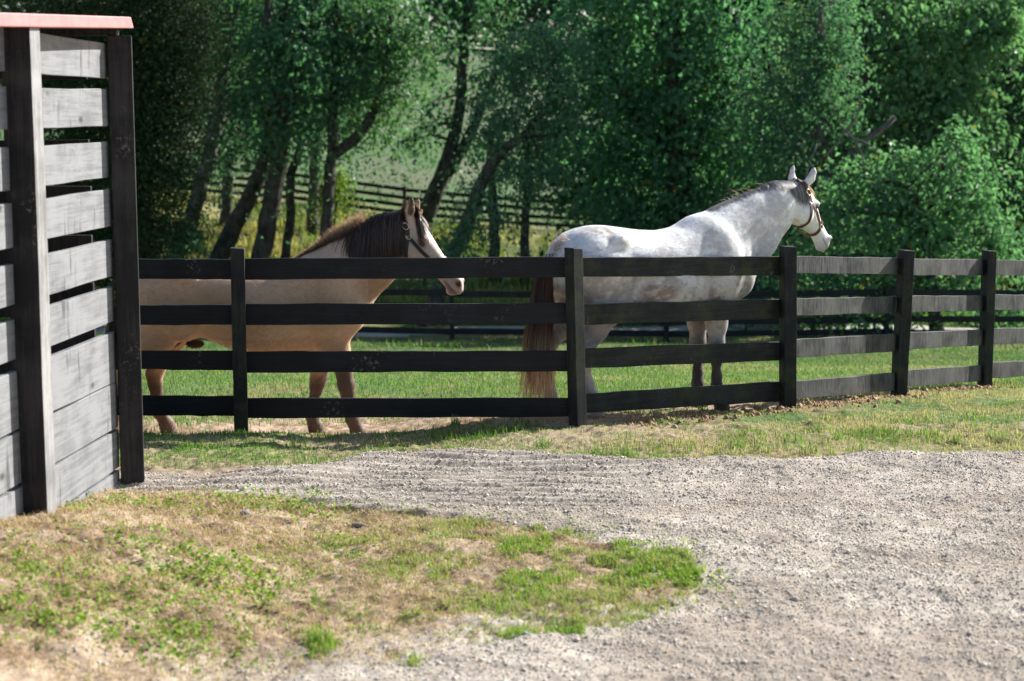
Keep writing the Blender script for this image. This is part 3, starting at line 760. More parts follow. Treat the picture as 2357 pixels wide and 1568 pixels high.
# second row, seen through the gaps
for lab, u, Y, sc_, g in [('dark tree filling the gap behind the largest maple', 1440, 60, 1.0, 1), ('dark tree filling the gap behind the twiggy maple', 1760, 59, 1.0, 1), ('dark tree filling the gap behind the low lit maple', 2080, 58, 1.0, 1), ('dark tree filling the gap behind the shady far right maple', 2360, 60, 1.0, 1)]:
    cl = []
    for k in range(17):
        cl.append((u + RNG.uniform(-170, 170), 470 - 62 * k * .62 + RNG.uniform(-30, 30) - (0 if k < 16 else 0), RNG.uniform(80, 125), RNG.uniform(60, 90), RNG.uniform(-1.5, 1.5)))
    if u > 1600:
        cl += [(u + RNG.uniform(-160, 160), RNG.uniform(500, 600), 100, 60, 0) for k in range(4)]
    make_tree('woodland_tree', lab, Y, [[(u, 640, 34), (u + 10, 300, 26), (u - 10, -60, 16)]], cl, 1.5, 26, .42, .17, (.016, .052, .024), (.038, .10, .038), group='second row of trees')
for lab, u, Y in [('dark tree at the back left between the evergreen and the slanting trunk', 520, 62), ('dark tree at the back high above the winding stem', 720, 63), ('dark tree at the far left half hidden by the shed', 150, 58)]:
    cl = [(u + RNG.uniform(-120, 120), 230 - 40 * k + RNG.uniform(-20, 20), 85, 60, RNG.uniform(-1, 1)) for k in range(9)]
    make_tree('woodland_tree', lab, Y, [[(u, 480, 26), (u + 12, 200, 22), (u + 5, -100, 14)]], cl, 1.5, 24, .4, .16, (.016, .05, .018), (.036, .10, .03), group='second row of trees')
# low bushes
for lab, u, v, Y, ru, rv, a, b in [
    ('yellow green creeper bush at the foot of the straight trunk', 772, 430, 51, 22, 60, (.10, .16, .03), (.18, .26, .05)),
    ('small bush under the two crossing stems', 985, 560, 56, 40, 25, (.04, .09, .03), (.07, .14, .04)),
    ('dark bush at the left under the evergreen', 425, 540, 50, 30, 34, DG0, DG1),
    ('dark bush low behind the white horse neck', 1720, 655, 45, 110, 45, DG0, DG1),
    ('leafy bush low behind the leaning fence post', 1930, 700, 43.6, 90, 28, (.04, .10, .03), (.085, .18, .05)),
    ('loose bush standing beside the meadow fence end', 1370, 470, 52, 50, 45, DG0, DG1),
    ('dark bush low at the far right under the bare stems', 2290, 700, 47, 80, 30, DG0, DG1)]:
    cl = [(u + RNG.uniform(-.6, .6) * ru, v + RNG.uniform(-.5, .5) * rv, ru * .6, rv * .6, RNG.uniform(-.5, .5)) for k in range(5)]
    make_tree('bush', lab, Y, [[(u, v + rv, 5), (u + 3, v, 4)]], cl, 4.5, 24, .2, .10, a, b, cat='bush', group='bushes along the creek')

# far wood on top of the hill: one mass
def far_wood():
    n = 900; pts = []; 
    X = RNG.uniform(-75, 95, n); Yy = RNG.uniform(158, 185, n); Z = terrain(X, Yy) + RNG.uniform(.5, 24, n) ; r = RNG.uniform(1.6, 3., n)
    P = []; O = []
    for x, y, z, rr in zip(X, Yy, Z, r):
        d = unit(120); P.append(np.array([x, y, z]) + d * rr * RNG.uniform(.6, 1.1, (120, 1))); O.append(d)
    P = np.concatenate(P); O = np.concatenate(O); m = len(P)
    w = RNG.random((m, 1))
    col = np.array([.02, .05, .025]) * (1 - w) + np.array([.04, .085, .035]) * w
    o = leaf_mesh('far_woods', P, RNG.uniform(.5, .9, m), O * .6 + np.array([0, 0, .6]) + RNG.normal(size=(m, 3)) * .4, O + RNG.normal(size=(m, 3)), col, M['leaf'], None)
    tag(o, 'far off wood along the top of the meadow', None, None, 'stuff')
far_wood()

# ------------------------------------------------------------------ grass and weeds
def blades(name, X, Y, h, w, colr, lean=.5, label=None, zoff=0, mat='grass', flat=None, curl=.5):
    n = len(X)
    z = ground_z(X, Y) + zoff
    a = RNG.uniform(0, 2 * math.pi, n)
    dx, dy = np.cos(a), np.sin(a)
    side = np.stack([-dy, dx, np.zeros(n)], 1) * (w / 2)[:, None]
    b = np.stack([X, Y, z - .004], 1)
    ln = lean * RNG.random(n) if flat is None else np.full(n, flat) * RNG.uniform(.7, 1, n)
    dirh = np.stack([dx, dy, np.zeros(n)], 1)
    m = b + dirh * (h * ln * .35)[:, None] + UP * (h * .55 * np.sqrt(np.maximum(1 - (ln * .7) ** 2, .02)))[:, None]
    t = b + dirh * (h * ln * (.8 + curl * .4))[:, None] + UP * (h * np.sqrt(np.maximum(1 - np.minimum(ln, .99) ** 2, .02)))[:, None]
    V = np.stack([b - side, b + side, m - side * .8, m + side * .8, t], 1).reshape(-1, 3)
    i = np.arange(n)[:, None] * 5
    q = i + np.array([[0, 1, 3, 2]]); tr = i + np.array([[2, 3, 4]])
    o = mesh_np(name, V, [q, tr], M[mat], None, np.repeat(colr, 5, axis=0), smooth=False)
    tag(o, label, None, None, 'stuff')
    return o

def grass_col(n, X, Y, ga, gb, dry, pdry, seed=61, s=1.6):
    w = RNG.random((n, 1)); c = np.array(ga) * (1 - w) + np.array(gb) * w
    p = np.clip(pdry + (fbm(X * s, Y * s, 3, seed) - .5) * 2.6, 0, 1)
    isd = RNG.random(n) < p
    wd = RNG.uniform(.7, 1.25, (n, 1))
    c[isd] = (np.array(dry) * wd)[isd]
    return c, isd

# verge strip between the road and the fence
def verge_grass():
    n = 260000
    X = RNG.uniform(-3.2, 6.2, n); Y = RNG.uniform(10.2, 16.8, n)
    df_, dp_ = masks(X, Y); dF_ = Y - np.interp(X, fx, fy)
    den = sstep(.05, -.06, df_) * sstep(.2, -.15, dF_)
    ba = fbm(X * 2.4, Y * 2.4, 3, 62)
    edge = np.maximum(sstep(-.42, -.05, df_) * sstep(1.6, .2, X), sstep(-.9, -1.6, X) * .75 * (.6 + .8 * (fbm(X * 5, Y * 5, 2, 77) > .45)))
    keep = RNG.random(n) < den * np.clip(.55 + 2.4 * (ba - .45) + .5 * edge, .06, 1)
    X, Y = X[keep], Y[keep]; n = len(X); ba = ba[keep]; edge = edge[keep]
    c, isd = grass_col(n, X, Y, (.09, .17, .03), (.17, .28, .055), (.47, .40, .27), .62)
    green = RNG.random(n) < np.clip(edge * .95, 0, 1)
    w = RNG.random((n, 1)); c[green] = ((np.array([.09, .20, .035]) * (1 - w) + np.array([.20, .36, .08]) * w))[green]
    left = (X < .6) & (RNG.random(n) < .5); c[left & ~green] = (np.array([.10, .17, .05]) * (.7 + .6 * w))[left & ~green]
    h = RNG.uniform(.014, .046, n) * (1 + .6 * (ba > .6)) * np.where(isd, .8, 1)
    blades('verge_grass', X, Y, h, RNG.uniform(.003, .006, n), c, .95, 'short dry and green grass along the foot of the fence')
    # taller tufts by the road
    T = [on_ground(u, v)[:2] for u, v in [(1745, 1045), (1800, 1038), (1862, 1046), (1905, 1050), (1960, 1046), (2010, 1050), (2065, 1052), (2105, 1046), (1700, 1038), (1830, 1020), (1930, 1012), (2200, 1020), (2290, 1010), (1510, 1060), (1440, 1052), (1370, 1045), (1250, 1035), (1450, 1010), (1880, 990), (2140, 1000), (2240, 965), (1180, 995), (1130, 1000), (900, 1010), (700, 1030), (1050, 985)]]
    XX = []; YY = []; HH = []
    for (x, y) in T:
        k = RNG.integers(22, 60); s = RNG.uniform(.02, .07)
        XX.append(x + RNG.normal(0, s, k)); YY.append(y + RNG.normal(0, s, k)); HH.append(RNG.uniform(.04, .12, k) * RNG.uniform(.6, 1.1))
    X = np.concatenate(XX); Y = np.concatenate(YY); n = len(X); w = RNG.random((n, 1))
    c = np.array([.10, .19, .045]) * (1 - w) + np.array([.24, .36, .11]) * w
    blades('grass_tufts', X, Y, np.concatenate(HH), RNG.uniform(.004, .008, n), c, .9, 'taller green grass tufts at the edge of the gravel')
verge_grass()

def paddock_grass():
    n = 300000
    Y = 12. + 31 * RNG.random(n) ** 1.9; X = RNG.uniform(-1, 1, n) * (2 + .37 * Y)
    dF_ = Y - np.interp(X, fx, fy)
    den = sstep(.9, 2.2, dF_ + (fbm(X * 2, Y * 2, 3, 63) - .5) * 1.4 + .9 * sstep(-.5, 1.2, X)) + .05 * (dF_ > .1)
    den = np.where(X > 2.2, np.maximum(den, sstep(.0, .3, dF_)), den)
    keep = RNG.random(n) < den
    X, Y = X[keep], Y[keep]; n = len(X)
    c, isd = grass_col(n, X, Y, (.12, .205, .065), (.20, .30, .12), (.36, .34, .19), .14, 64, .9)
    fr_ = (sstep(19, 27, Y + 3 * (fbm(X * .3, Y * .3, 2, 78) - .5)) * .7)[:, None]; c = c * (1 - fr_) + c * np.array([.55, .62, .75]) * fr_  # tree shade over the far paddock, put into the blade colour as a darker tint
    h = RNG.uniform(.025, .065, n) * (1 + .004 * (Y - 12)); w = RNG.uniform(.004, .008, n) * (1 + .09 * (Y - 12))
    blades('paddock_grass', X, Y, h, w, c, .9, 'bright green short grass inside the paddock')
    n = 5000
    Y = RNG.uniform(36, 44, n); X = RNG.uniform(-17, 19, n)
    keep = RNG.random(n) < sstep(.45, .62, fbm(X * .6, Y * .6, 3, 65)) * .9 + .05
    X, Y = X[keep], Y[keep]; n = len(X)
    c, _ = grass_col(n, X, Y, (.06, .15, .03), (.12, .25, .06), (.35, .30, .17), .1, 66)
    blades('tall_weeds', X, Y, RNG.uniform(.06, .24, n), RNG.uniform(.02, .045, n), c, .9, 'taller weeds beside the low fence and the track')
paddock_grass()

def bank_weeds():
    n = 90000
    Y = RNG.uniform(46.8, 67.5, n); X = RNG.uniform(-24, 24, n)
    keep = RNG.random(n) < sstep(.25, .55, fbm(X * .5, Y * .5, 3, 67))
    X, Y = X[keep], Y[keep]; n = len(X)
    c, _ = grass_col(n, X, Y, (.09, .15, .04), (.16, .22, .065), (.40, .35, .15), .55, 68, .35)
    low = Y < 52
    w = RNG.random((n, 1)); c[low] = (np.array([.07, .17, .02]) * (1 - w) + np.array([.15, .30, .05]) * w)[low]
    blades('bank_weeds', X, Y, RNG.uniform(.15, .5, n), RNG.uniform(.03, .07, n), c, .9, 'yellow green weeds covering the bank under the trees')
    n = 26000
    Y = 69 + 60 * RNG.random(n) ** 1.4; X = RNG.uniform(-30, 34, n)
    c, _ = grass_col(n, X, Y, (.084, .150, .058), (.105, .172, .070), (.128, .146, .086), .2, 69, .3)
    blades('meadow_grass', X, Y, RNG.uniform(.05, .16, n), RNG.uniform(.05, .10, n), c, .9, 'grazed grass on the far hillside meadow')
bank_weeds()

def weed_patch():
    # straw and dead stems
    n = 160000
    X = RNG.uniform(-3.6, 1.2, n); Y = RNG.uniform(5.8, 10.2, n)
    df_, dp_ = masks(X, Y)
    keep = (RNG.random(n) < sstep(-.05, .10, dp_) * np.clip(.35 + 1.5 * (fbm(X * 2.5, Y * 2.5, 3, 71) - .35), .1, 1))
    X, Y = X[keep], Y[keep]; n = len(X)
    w = RNG.random((n, 1)); c = (np.array([.26, .16, .09]) * (1 - w) + np.array([.62, .49, .32]) * w)
    blades('dead_grass', X, Y, RNG.uniform(.018, .06, n), RNG.uniform(.002, .0045, n), c, label='straw coloured dead grass on the corner by the shed', flat=1.05, curl=.1)
    # green grass : blobs traced on the ground  (u, v, ru, rv, n, hmax)
    G = [(1540, 1320, 60, 34, 8500, .06), (1590, 1330, 24, 22, 2600, .06), (1400, 1280, 130, 36, 8500, .055), (1230, 1240, 150, 40, 5000, .05), (1060, 1215, 130, 30, 3600, .05), (1250, 1330, 120, 40, 3000, .05), (1330, 1390, 150, 30, 2600, .05),
         (950, 1310, 110, 40, 2600, .05), (800, 1260, 120, 30, 1800, .045), (660, 1310, 120, 45, 2200, .04), (640, 1170, 120, 22, 1500, .04), (480, 1160, 120, 18, 1200, .04), (900, 1430, 160, 25, 2200, .05), (740, 1490, 28, 16, 900, .07), (1190, 1465, 45, 18, 700, .05), (1330, 1450, 60, 16, 800, .05), (960, 1530, 30, 20, 350, .05),
         (200, 1200, 60, 14, 500, .04), (230, 1180, 120, 10, 700, .04), (300, 1450, 300, 90, 3500, .05), (1500, 1380, 80, 20, 1400, .05), (1580, 1350, 40, 20, 1000, .06), (60, 1480, 80, 80, 900, .05), (1470, 1430, 50, 10, 250, .04), (1690, 1395, 40, 14, 160, .04), (1120, 1390, 120, 26, 1500, .05)]
    XX = []; YY = []; HH = []
    for u, v, ru, rv, k, hm in G:
        k = int(k * 1.5)
        sp = np.where(RNG.random(k) < .55, .5, 1.0); uu = u + RNG.normal(0, 1, k) * ru * sp; vv = np.clip(v + RNG.normal(0, 1, k) * rv * sp, 1120, 1640)
        Yq = CAMZ * FPX / (vv - HOR) * 1.0; Xq = (uu - CU) / FPX * Yq / CP * (1 + 0 * uu)
        Yq = Yq * (CP * CP)  # small correction of the flat-ground ray
        b = (CV - vv) / FPX; dy = CP + b * SP; dz = -SP + b * CP; t = -CAMZ / dz; Yq = dy * t; Xq = (uu - CU) / FPX * t
        m = RNG.random(k) < sstep(.36, .58, fbm(Xq * 9, Yq * 9, 3, 72))
        da, db = masks(Xq, Yq); m &= ((db > -.1) | (RNG.random(k) < .12)) & ((u > 1150) | (RNG.random(k) < .62))
        XX.append(Xq[m]); YY.append(Yq[m]); HH.append(RNG.uniform(.25, 1, m.sum()) * hm * .85)
    X = np.concatenate(XX); Y = np.concatenate(YY); h = np.concatenate(HH); n = len(X)
    w = RNG.random((n, 1)); wy = fbm(X * 3, Y * 3, 2, 73)[:, None]
    c = (np.array([.13, .235, .03]) * (1 - w) + np.array([.28, .42, .075]) * w) * (1 - .0 * wy)
    pale = sstep(.5, .62, wy[:, 0])[:, None] * .6; c = c * (1 - pale) + np.array([.32, .35, .15]) * pale; dd = RNG.random(n) < .16; c[dd] = np.array([.46, .38, .22])
    blades('green_grass', X, Y, h, RNG.uniform(.003, .0065, n), c, .95, 'fresh green grass patches on the corner of the gravel')
    # broad-leaved weeds and clover
    W = [(470, 1375, 130, 38, 620), (540, 1350, 110, 30, 420), (330, 1330, 120, 30, 220), (330, 1480, 180, 60, 640), (60, 1500, 90, 70, 420), (430, 1530, 120, 40, 260), (210, 1545, 160, 30, 320), (540, 1165, 130, 18, 260), (680, 1175, 80, 16, 200), (480, 1220, 120, 14, 110), (250, 1190, 140, 16, 190), (760, 1195, 50, 10, 60), (140, 1250, 130, 20, 90), (650, 1400, 80, 30, 120), (100, 1400, 120, 40, 160), (1540, 1330, 70, 36, 300), (70, 1200, 40, 10, 70), (820, 1255, 60, 20, 90)]
    P = []
    for u, v, ru, rv, k in W:
        for _ in range(int(k / 5.)):
            uu = u + RNG.normal(0, .8) * ru; vv = min(max(v + RNG.normal(0, .8) * rv, 1125), 1640)
            b = (CV - vv) / FPX; dy = CP + b * SP; dz = -SP + b * CP; t = -CAMZ / dz
            x0, y0 = (uu - CU) / FPX * t, dy * t
            m = RNG.integers(2, 7); s = RNG.uniform(.015, .04)
            x = x0 + RNG.normal(0, s, m); y = y0 + RNG.normal(0, s, m); z = ground_z(x, y) + RNG.uniform(.008, .045, m)
            P.append(np.stack([x, y, z], 1))
    P = np.concatenate(P); n = len(P)
    w = RNG.random((n, 1)); c = np.array([.11, .22, .03]) * (1 - w) + np.array([.30, .40, .065]) * w
    o = leaf_mesh('clover', P, RNG.uniform(.013, .032, n), np.array([0, 0, 1.]) + RNG.normal(size=(n, 3)) * .45, RNG.normal(size=(n, 3)), c, M['grass'], None, .12, .85)
    tag(o, 'low broad leaved weeds and clover near the shed corner', None, None, 'stuff')
weed_patch()

def pebbles():
    n = 250000
    Y = 5.8 + 5.1 * RNG.random(n) ** .85; X = RNG.uniform(-.9, 1.2, n) * .36 * Y
    df_, dp_ = masks(X, Y)
    den = sstep(-.06, .08, df_) * np.maximum(sstep(.12, -.15, dp_), .05 + .35 * sstep(7.4, 6.2, Y) * sstep(-2, -.6, X))
    den = den * np.clip(.5 + 1.3 * (fbm(X * 4, Y * 6, 3, 74) - .3), .2, 1)
    keep = RNG.random(n) < den
    X, Y = X[keep], Y[keep]; n = len(X)
    s = np.exp(RNG.normal(math.log(.0031), .42, n)); s = np.clip(s, .0018, .016)
    base = np.array([[1, 0, 0], [0, 1, 0], [-1, 0, 0], [0, -1, 0], [0, 0, .8], [0, 0, -.8]])
    V = base[None] * (1 + RNG.normal(0, .22, (n, 6, 3))) * s[:, None, None]
    a = RNG.uniform(0, 6.28, n); ca, sa = np.cos(a)[:, None], np.sin(a)[:, None]
    x, y = V[..., 0] * 1.25, V[..., 1]
    V = np.stack([x * ca - y * sa, x * sa + y * ca, V[..., 2]], -1)
    V += np.stack([X, Y, ground_z(X, Y) + s * .35], 1)[:, None]
    T = np.array([[0, 1, 4], [1, 2, 4], [2, 3, 4], [3, 0, 4], [1, 0, 5], [2, 1, 5], [3, 2, 5], [0, 3, 5]])
    T = (np.arange(n)[:, None, None] * 6 + T[None]).reshape(-1, 3)
    w = RNG.random((n, 1)); c = np.array([.40, .355, .305]) * (1 - w) + np.array([.68, .62, .545]) * w
    k = RNG.random(n); c[k < .03] = [.28, .29, .32]; c[k > .95] = [.56, .40, .26]
    o = mesh_np('gravel_stones', V.reshape(-1, 3), [T], M['pebble'], None, np.repeat(c, 6, 0), smooth=True)
    tag(o, 'loose pale gravel stones lying over the road', None, None, 'stuff')
pebbles()

def clods():
    n = 2600
    X = RNG.uniform(.8, 4.6, n); Y = np.interp(X, fx, fy) - np.abs(RNG.normal(0, .22, n)) + .05
    s = np.exp(RNG.normal(math.log(.008), .5, n)); s = np.clip(s, .003, .026)
    ph = (1 + 5 ** .5) / 2
    ico = np.array([[-1, ph, 0], [1, ph, 0], [-1, -ph, 0], [1, -ph, 0], [0, -1, ph], [0, 1, ph], [0, -1, -ph], [0, 1, -ph], [ph, 0, -1], [ph, 0, 1], [-ph, 0, -1], [-ph, 0, 1]]) / 1.9
    F = np.array([[0, 11, 5], [0, 5, 1], [0, 1, 7], [0, 7, 10], [0, 10, 11], [1, 5, 9], [5, 11, 4], [11, 10, 2], [10, 7, 6], [7, 1, 8], [3, 9, 4], [3, 4, 2], [3, 2, 6], [3, 6, 8], [3, 8, 9], [4, 9, 5], [2, 4, 11], [6, 2, 10], [8, 6, 7], [9, 8, 1]])
    V = ico[None] * (1 + RNG.normal(0, .18, (n, 12, 3))) * s[:, None, None] + np.stack([X, Y, ground_z(X, Y) + s * .3], 1)[:, None]
    w = RNG.random((n, 1)); c = np.array([.24, .13, .075]) * (1 - w) + np.array([.44, .29, .18]) * w
    o = mesh_np('dirt_clods', V.reshape(-1, 3), [(np.arange(n)[:, None, None] * 12 + F[None]).reshape(-1, 3)], M['pebble'], None, np.repeat(c, 12, 0), smooth=False)
    tag(o, 'reddish crumbled earth at the foot of the fence', None, None, 'stuff')
    # single stone and a stick in the weeds
    for nm, lab, cat, (u, v), sc_, mt in [('stone', 'small blue grey stone lying in the weeds near the shed', 'stone', (566, 1188), (.042, .03, .022), 'stone'), ('driftwood_stick', 'grey bent piece of wood lying in the weed patch', 'stick', (822, 1208), (.085, .022, .018), 'bark_chip')]:
        p = on_ground(u, v); V = ico * np.array(sc_)
        V = V + RNG.normal(0, .08, V.shape) * np.array(sc_)
        if cat == 'stick': V[:, 2] += .012 * np.cos(V[:, 0] * 30)
        o = mesh_np(nm, V, [F], M[mt], None, None, smooth=False)
        m = o.modifiers.new('sub', 'SUBSURF'); m.levels = m.render_levels = 2
        o.location = (p[0], p[1], float(ground_z(np.array([p[0]]), np.array([p[1]]))[0]) + sc_[2] * .4)
        tag(o, lab, cat)
clods()

# ------------------------------------------------------------------ horses
M['fur'] = mat_attr('short coat hair', .6, .2, transl=.15, tcol=(1.1, 1.05, 1.))
class Field:
    """signed distance field on a grid, filled primitive by primitive with smooth union"""
    def __init__(s, lo, hi, h):
        s.lo = np.array(lo, float); s.h = h
        s.n = np.ceil((np.array(hi) - s.lo) / h).astype(int) + 1
        s.F = np.full(s.n, .5, np.float32)
    def window(s, lo, hi, pad):
        a = np.clip(np.floor((np.array(lo) - pad - s.lo) / s.h).astype(int), 0, s.n - 1)
        b = np.clip(np.ceil((np.array(hi) + pad - s.lo) / s.h).astype(int) + 1, 1, s.n)
        ax = [s.lo[i] + s.h * np.arange(a[i], b[i]) for i in range(3)]
        sl = tuple(slice(a[i], b[i]) for i in range(3))
        X, Y, Z = np.meshgrid(*ax, indexing='ij', sparse=True)
        return sl, X, Y, Z
    def put(s, sl, d, k):
        f = s.F[sl]
        h = np.clip(.5 + .5 * (f - d) / k, 0, 1)
        s.F[sl] = f * (1 - h) + d * h - k * h * (1 - h)
    def cut(s, sl, d, k):
        f = s.F[sl]; d = -d
        h = np.clip(.5 - .5 * (f - d) / k, 0, 1)
        s.F[sl] = f * (1 - h) + d * h + k * h * (1 - h)
    def limb(s, pts, k=.04):
        """pts rows: x y z r(in plane) w(lateral)"""
        pts = np.asarray(pts, float)
        for p, q in zip(pts[:-1], pts[1:]):
            R = max(p[3], q[3], p[4], q[4])
            sl, X, Y, Z = s.window(np.minimum(p[:3], q[:3]), np.maximum(p[:3], q[:3]), R + .12)
            d = q[:3] - p[:3]; L2 = d.dot(d)
            t = np.clip(((X - p[0]) * d[0] + (Y - p[1]) * d[1] + (Z - p[2]) * d[2]) / L2, 0, 1)
            r = p[3] + (q[3] - p[3]) * t; w = p[4] + (q[4] - p[4]) * t
            ky = r / w
            D = np.sqrt((X - p[0] - d[0] * t) ** 2 + ((Y - p[1] - d[1] * t) * ky) ** 2 + (Z - p[2] - d[2] * t) ** 2) - r
            s.put(sl, (D * np.minimum(1, 1 / np.maximum(ky, 1e-6)) if False else D).astype(np.float32), k)
    def ell(s, c, r, k=.05, cut=False, ry=0, rz=0):
        c = np.asarray(c, float); r = np.asarray(r, float)
        sl, X, Y, Z = s.window(c - r.max(), c + r.max(), .1)
        x, y, z = X - c[0], Y - c[1], Z - c[2]
        if rz: x, y = x * math.cos(rz) + y * math.sin(rz), -x * math.sin(rz) + y * math.cos(rz)
        if ry: x, z = x * math.cos(ry) + z * math.sin(ry), -x * math.sin(ry) + z * math.cos(ry)
        q = np.sqrt((x / r[0]) ** 2 + (y / r[1]) ** 2 + (z / r[2]) ** 2)
        g = np.sqrt((x / r[0] ** 2) ** 2 + (y / r[1] ** 2) ** 2 + (z / r[2] ** 2) ** 2) + 1e-6
        D = (q * (q - 1) / g).astype(np.float32)
        (s.cut if cut else s.put)(sl, D, k)
    def profile(s, sec, frame, k=.06, p=2.2):
        """sec rows: s, t_top, t_bottom, halfwidth ; frame (origin, es, et, ey) : t grows downwards along et"""
        o, es, et, ey = frame
        sec = np.asarray(sec, float)
        u = np.linspace(sec[0, 0], sec[-1, 0], 200)
        ev = lambda j: np.interp(u, sec[:, 0], sec[:, j])
        ker = np.exp(-.5 * (np.arange(-9, 10) / 4.) ** 2); ker /= ker.sum()
        sm = lambda a: np.convolve(np.pad(a, 9, mode='edge'), ker, 'valid')
        T0, T1, W = sm(ev(1)), sm(ev(2)), sm(ev(3))
        C_, H_ = (T0 + T1) / 2, np.maximum((T1 - T0) / 2, .004)
        cn = []
        for a in (sec[0, 0], sec[-1, 0]):
            for t in (sec[:, 1].min(), sec[:, 2].max()):
                for w in (-W.max(), W.max()): cn.append(o + es * a + et * t + ey * w)
        cn = np.array(cn)
        sl, X, Y, Z = s.window(cn.min(0), cn.max(0), .1)
        x, y, z = X - o[0], Y - o[1], Z - o[2]
        S = x * es[0] + y * es[1] + z * es[2]; T = x * et[0] + y * et[1] + z * et[2]; Wd = x * ey[0] + y * ey[1] + z * ey[2]
        c = np.interp(S, u, C_); h = np.interp(S, u, H_); w = np.interp(S, u, W)
        q = ((np.abs(T - c) / h) ** p + (np.abs(Wd) / w) ** p) ** (1 / p)
        D = (q - 1) * np.minimum(h, w)
        out = np.maximum(sec[0, 0] - S, S - sec[-1, 0])
        D = np.where(out > 0, np.maximum(D, 0) * .7 + out, D)
        s.put(sl, D.astype(np.float32), k)
    def sample(s, P):
        g = (P - s.lo) / s.h
        g = np.clip(g, 0, s.n - 1.001); i = g.astype(int); f = g - i
        r = 0
        for a in (0, 1):
            for b in (0, 1):
                for c in (0, 1):
                    wt = (f[:, 0] if a else 1 - f[:, 0]) * (f[:, 1] if b else 1 - f[:, 1]) * (f[:, 2] if c else 1 - f[:, 2])
                    r = r + wt * s.F[i[:, 0] + a, i[:, 1] + b, i[:, 2] + c]
        return r
    def grad(s, P, e=.012):
        g = np.stack([s.sample(P + e * np.eye(3)[i]) - s.sample(P - e * np.eye(3)[i]) for i in range(3)], 1)
        return g / (np.linalg.norm(g, axis=1)[:, None] + 1e-9)
    def mesh(s):
        F = s.F; n = np.array(F.shape)
        ins = F < 0
        m = np.zeros(n - 1, np.int8)
        cor = [(a, b, c) for a in (0, 1) for b in (0, 1) for c in (0, 1)]
        sl = lambda a, i: slice(a, n[i] - 1 + a)
        for a, b, c in cor: m += ins[sl(a, 0), sl(b, 1), sl(c, 2)]
        act = (m > 0) & (m < 8)
        ijk = np.argwhere(act); vid = np.full(n - 1, -1, np.int64); vid[act] = np.arange(len(ijk))
        val = {cc: F[ijk[:, 0] + cc[0], ijk[:, 1] + cc[1], ijk[:, 2] + cc[2]].astype(float) for cc in cor}
        acc = np.zeros((len(ijk), 3)); cnt = np.zeros(len(ijk))
        for a in cor:
            for ax in range(3):
                if a[ax] == 0:
                    b = list(a); b[ax] = 1; b = tuple(b)
                    fa, fb = val[a], val[b]; x = (fa < 0) != (fb < 0)
                    t = np.where(x, fa / np.where(x, fa - fb, 1), 0)
                    p = np.array(a, float)[None] + 0 * acc; p[:, ax] += t
                    acc[x] += p[x]; cnt[x] += 1
        V = s.lo + s.h * (ijk + acc / cnt[:, None])
        Q = []
        for ax in range(3):
            u, v = (ax + 1) % 3, (ax + 2) % 3
            A = np.take(ins, range(0, n[ax] - 1), ax); B = np.take(ins, range(1, n[ax]), ax)
            e = np.argwhere(A != B)
            ok = (e[:, u] > 0) & (e[:, v] > 0) & (e[:, u] < n[u] - 1) & (e[:, v] < n[v] - 1)
            e = e[ok]
            def cell(du, dv):
                c = e.copy(); c[:, u] -= du; c[:, v] -= dv
                return vid[c[:, 0], c[:, 1], c[:, 2]]
            q = np.stack([cell(1, 1), cell(0, 1), cell(0, 0), cell(1, 0)], 1)
            flip = ~ins[e[:, 0], e[:, 1], e[:, 2]]
            q[flip] = q[flip][:, ::-1]
            Q.append(q)
        Q = np.concatenate(Q)
        # light smoothing
        E = np.concatenate([Q[:, [0, 1]], Q[:, [1, 2]], Q[:, [2, 3]], Q[:, [3, 0]]])
        deg = np.bincount(E.ravel(), minlength=len(V))[:, None]
        for lam in (.5, -.2, .5, -.2, .5):
            S_ = np.zeros_like(V)
            for i in range(3):
                S_[:, i] = np.bincount(E[:, 0], V[E[:, 1], i], len(V)) + np.bincount(E[:, 1], V[E[:, 0], i], len(V))
            V = V + lam * (S_ / np.maximum(deg, 1) - V)
        return V, Q

def ribbons(name, path, wid, nrm, colr, mat, parent):
    """path (n,k,3), wid (n,k), nrm (n,k,3), colr (n,k,3)"""
    n, k, _ = path.shape
    tg = np.gradient(path, axis=1)
    sd = np.cross(tg, nrm); sd /= np.linalg.norm(sd, axis=2)[..., None] + 1e-9
    a = path - sd * wid[..., None] / 2; b = path + sd * wid[..., None] / 2
    V = np.stack([a, b], 2).reshape(-1, 3)
    i = (np.arange(n)[:, None] * k + np.arange(k - 1)[None]).reshape(-1, 1) * 2
    Q = np.concatenate([i + np.array([[0, 1, 3, 2]])])
    return mesh_np(name, V, [Q], mat, parent, np.repeat(colr.reshape(-1, 3), 2, axis=0), smooth=True)

def march(F, start, dirs, steps, step, off, grav=.5):
    """grow strands that lie on the surface of the field"""
    P = [start]; p = start.copy(); d = dirs.copy(); Nn = [F.grad(start)]
    for i in range(steps):
        d = d + np.array([0, 0, -grav]); d /= np.linalg.norm(d, axis=1)[:, None]
        p = p + d * step
        for _ in range(2):
            s = F.sample(p); g = F.grad(p)
            push = np.maximum(off - s, 0)
            p = p + g * push[:, None]
        d = p - P[-1]; d /= np.linalg.norm(d, axis=1)[:, None] + 1e-9
        P.append(p.copy()); Nn.append(g)
    return np.stack(P, 1), np.stack(Nn, 1)

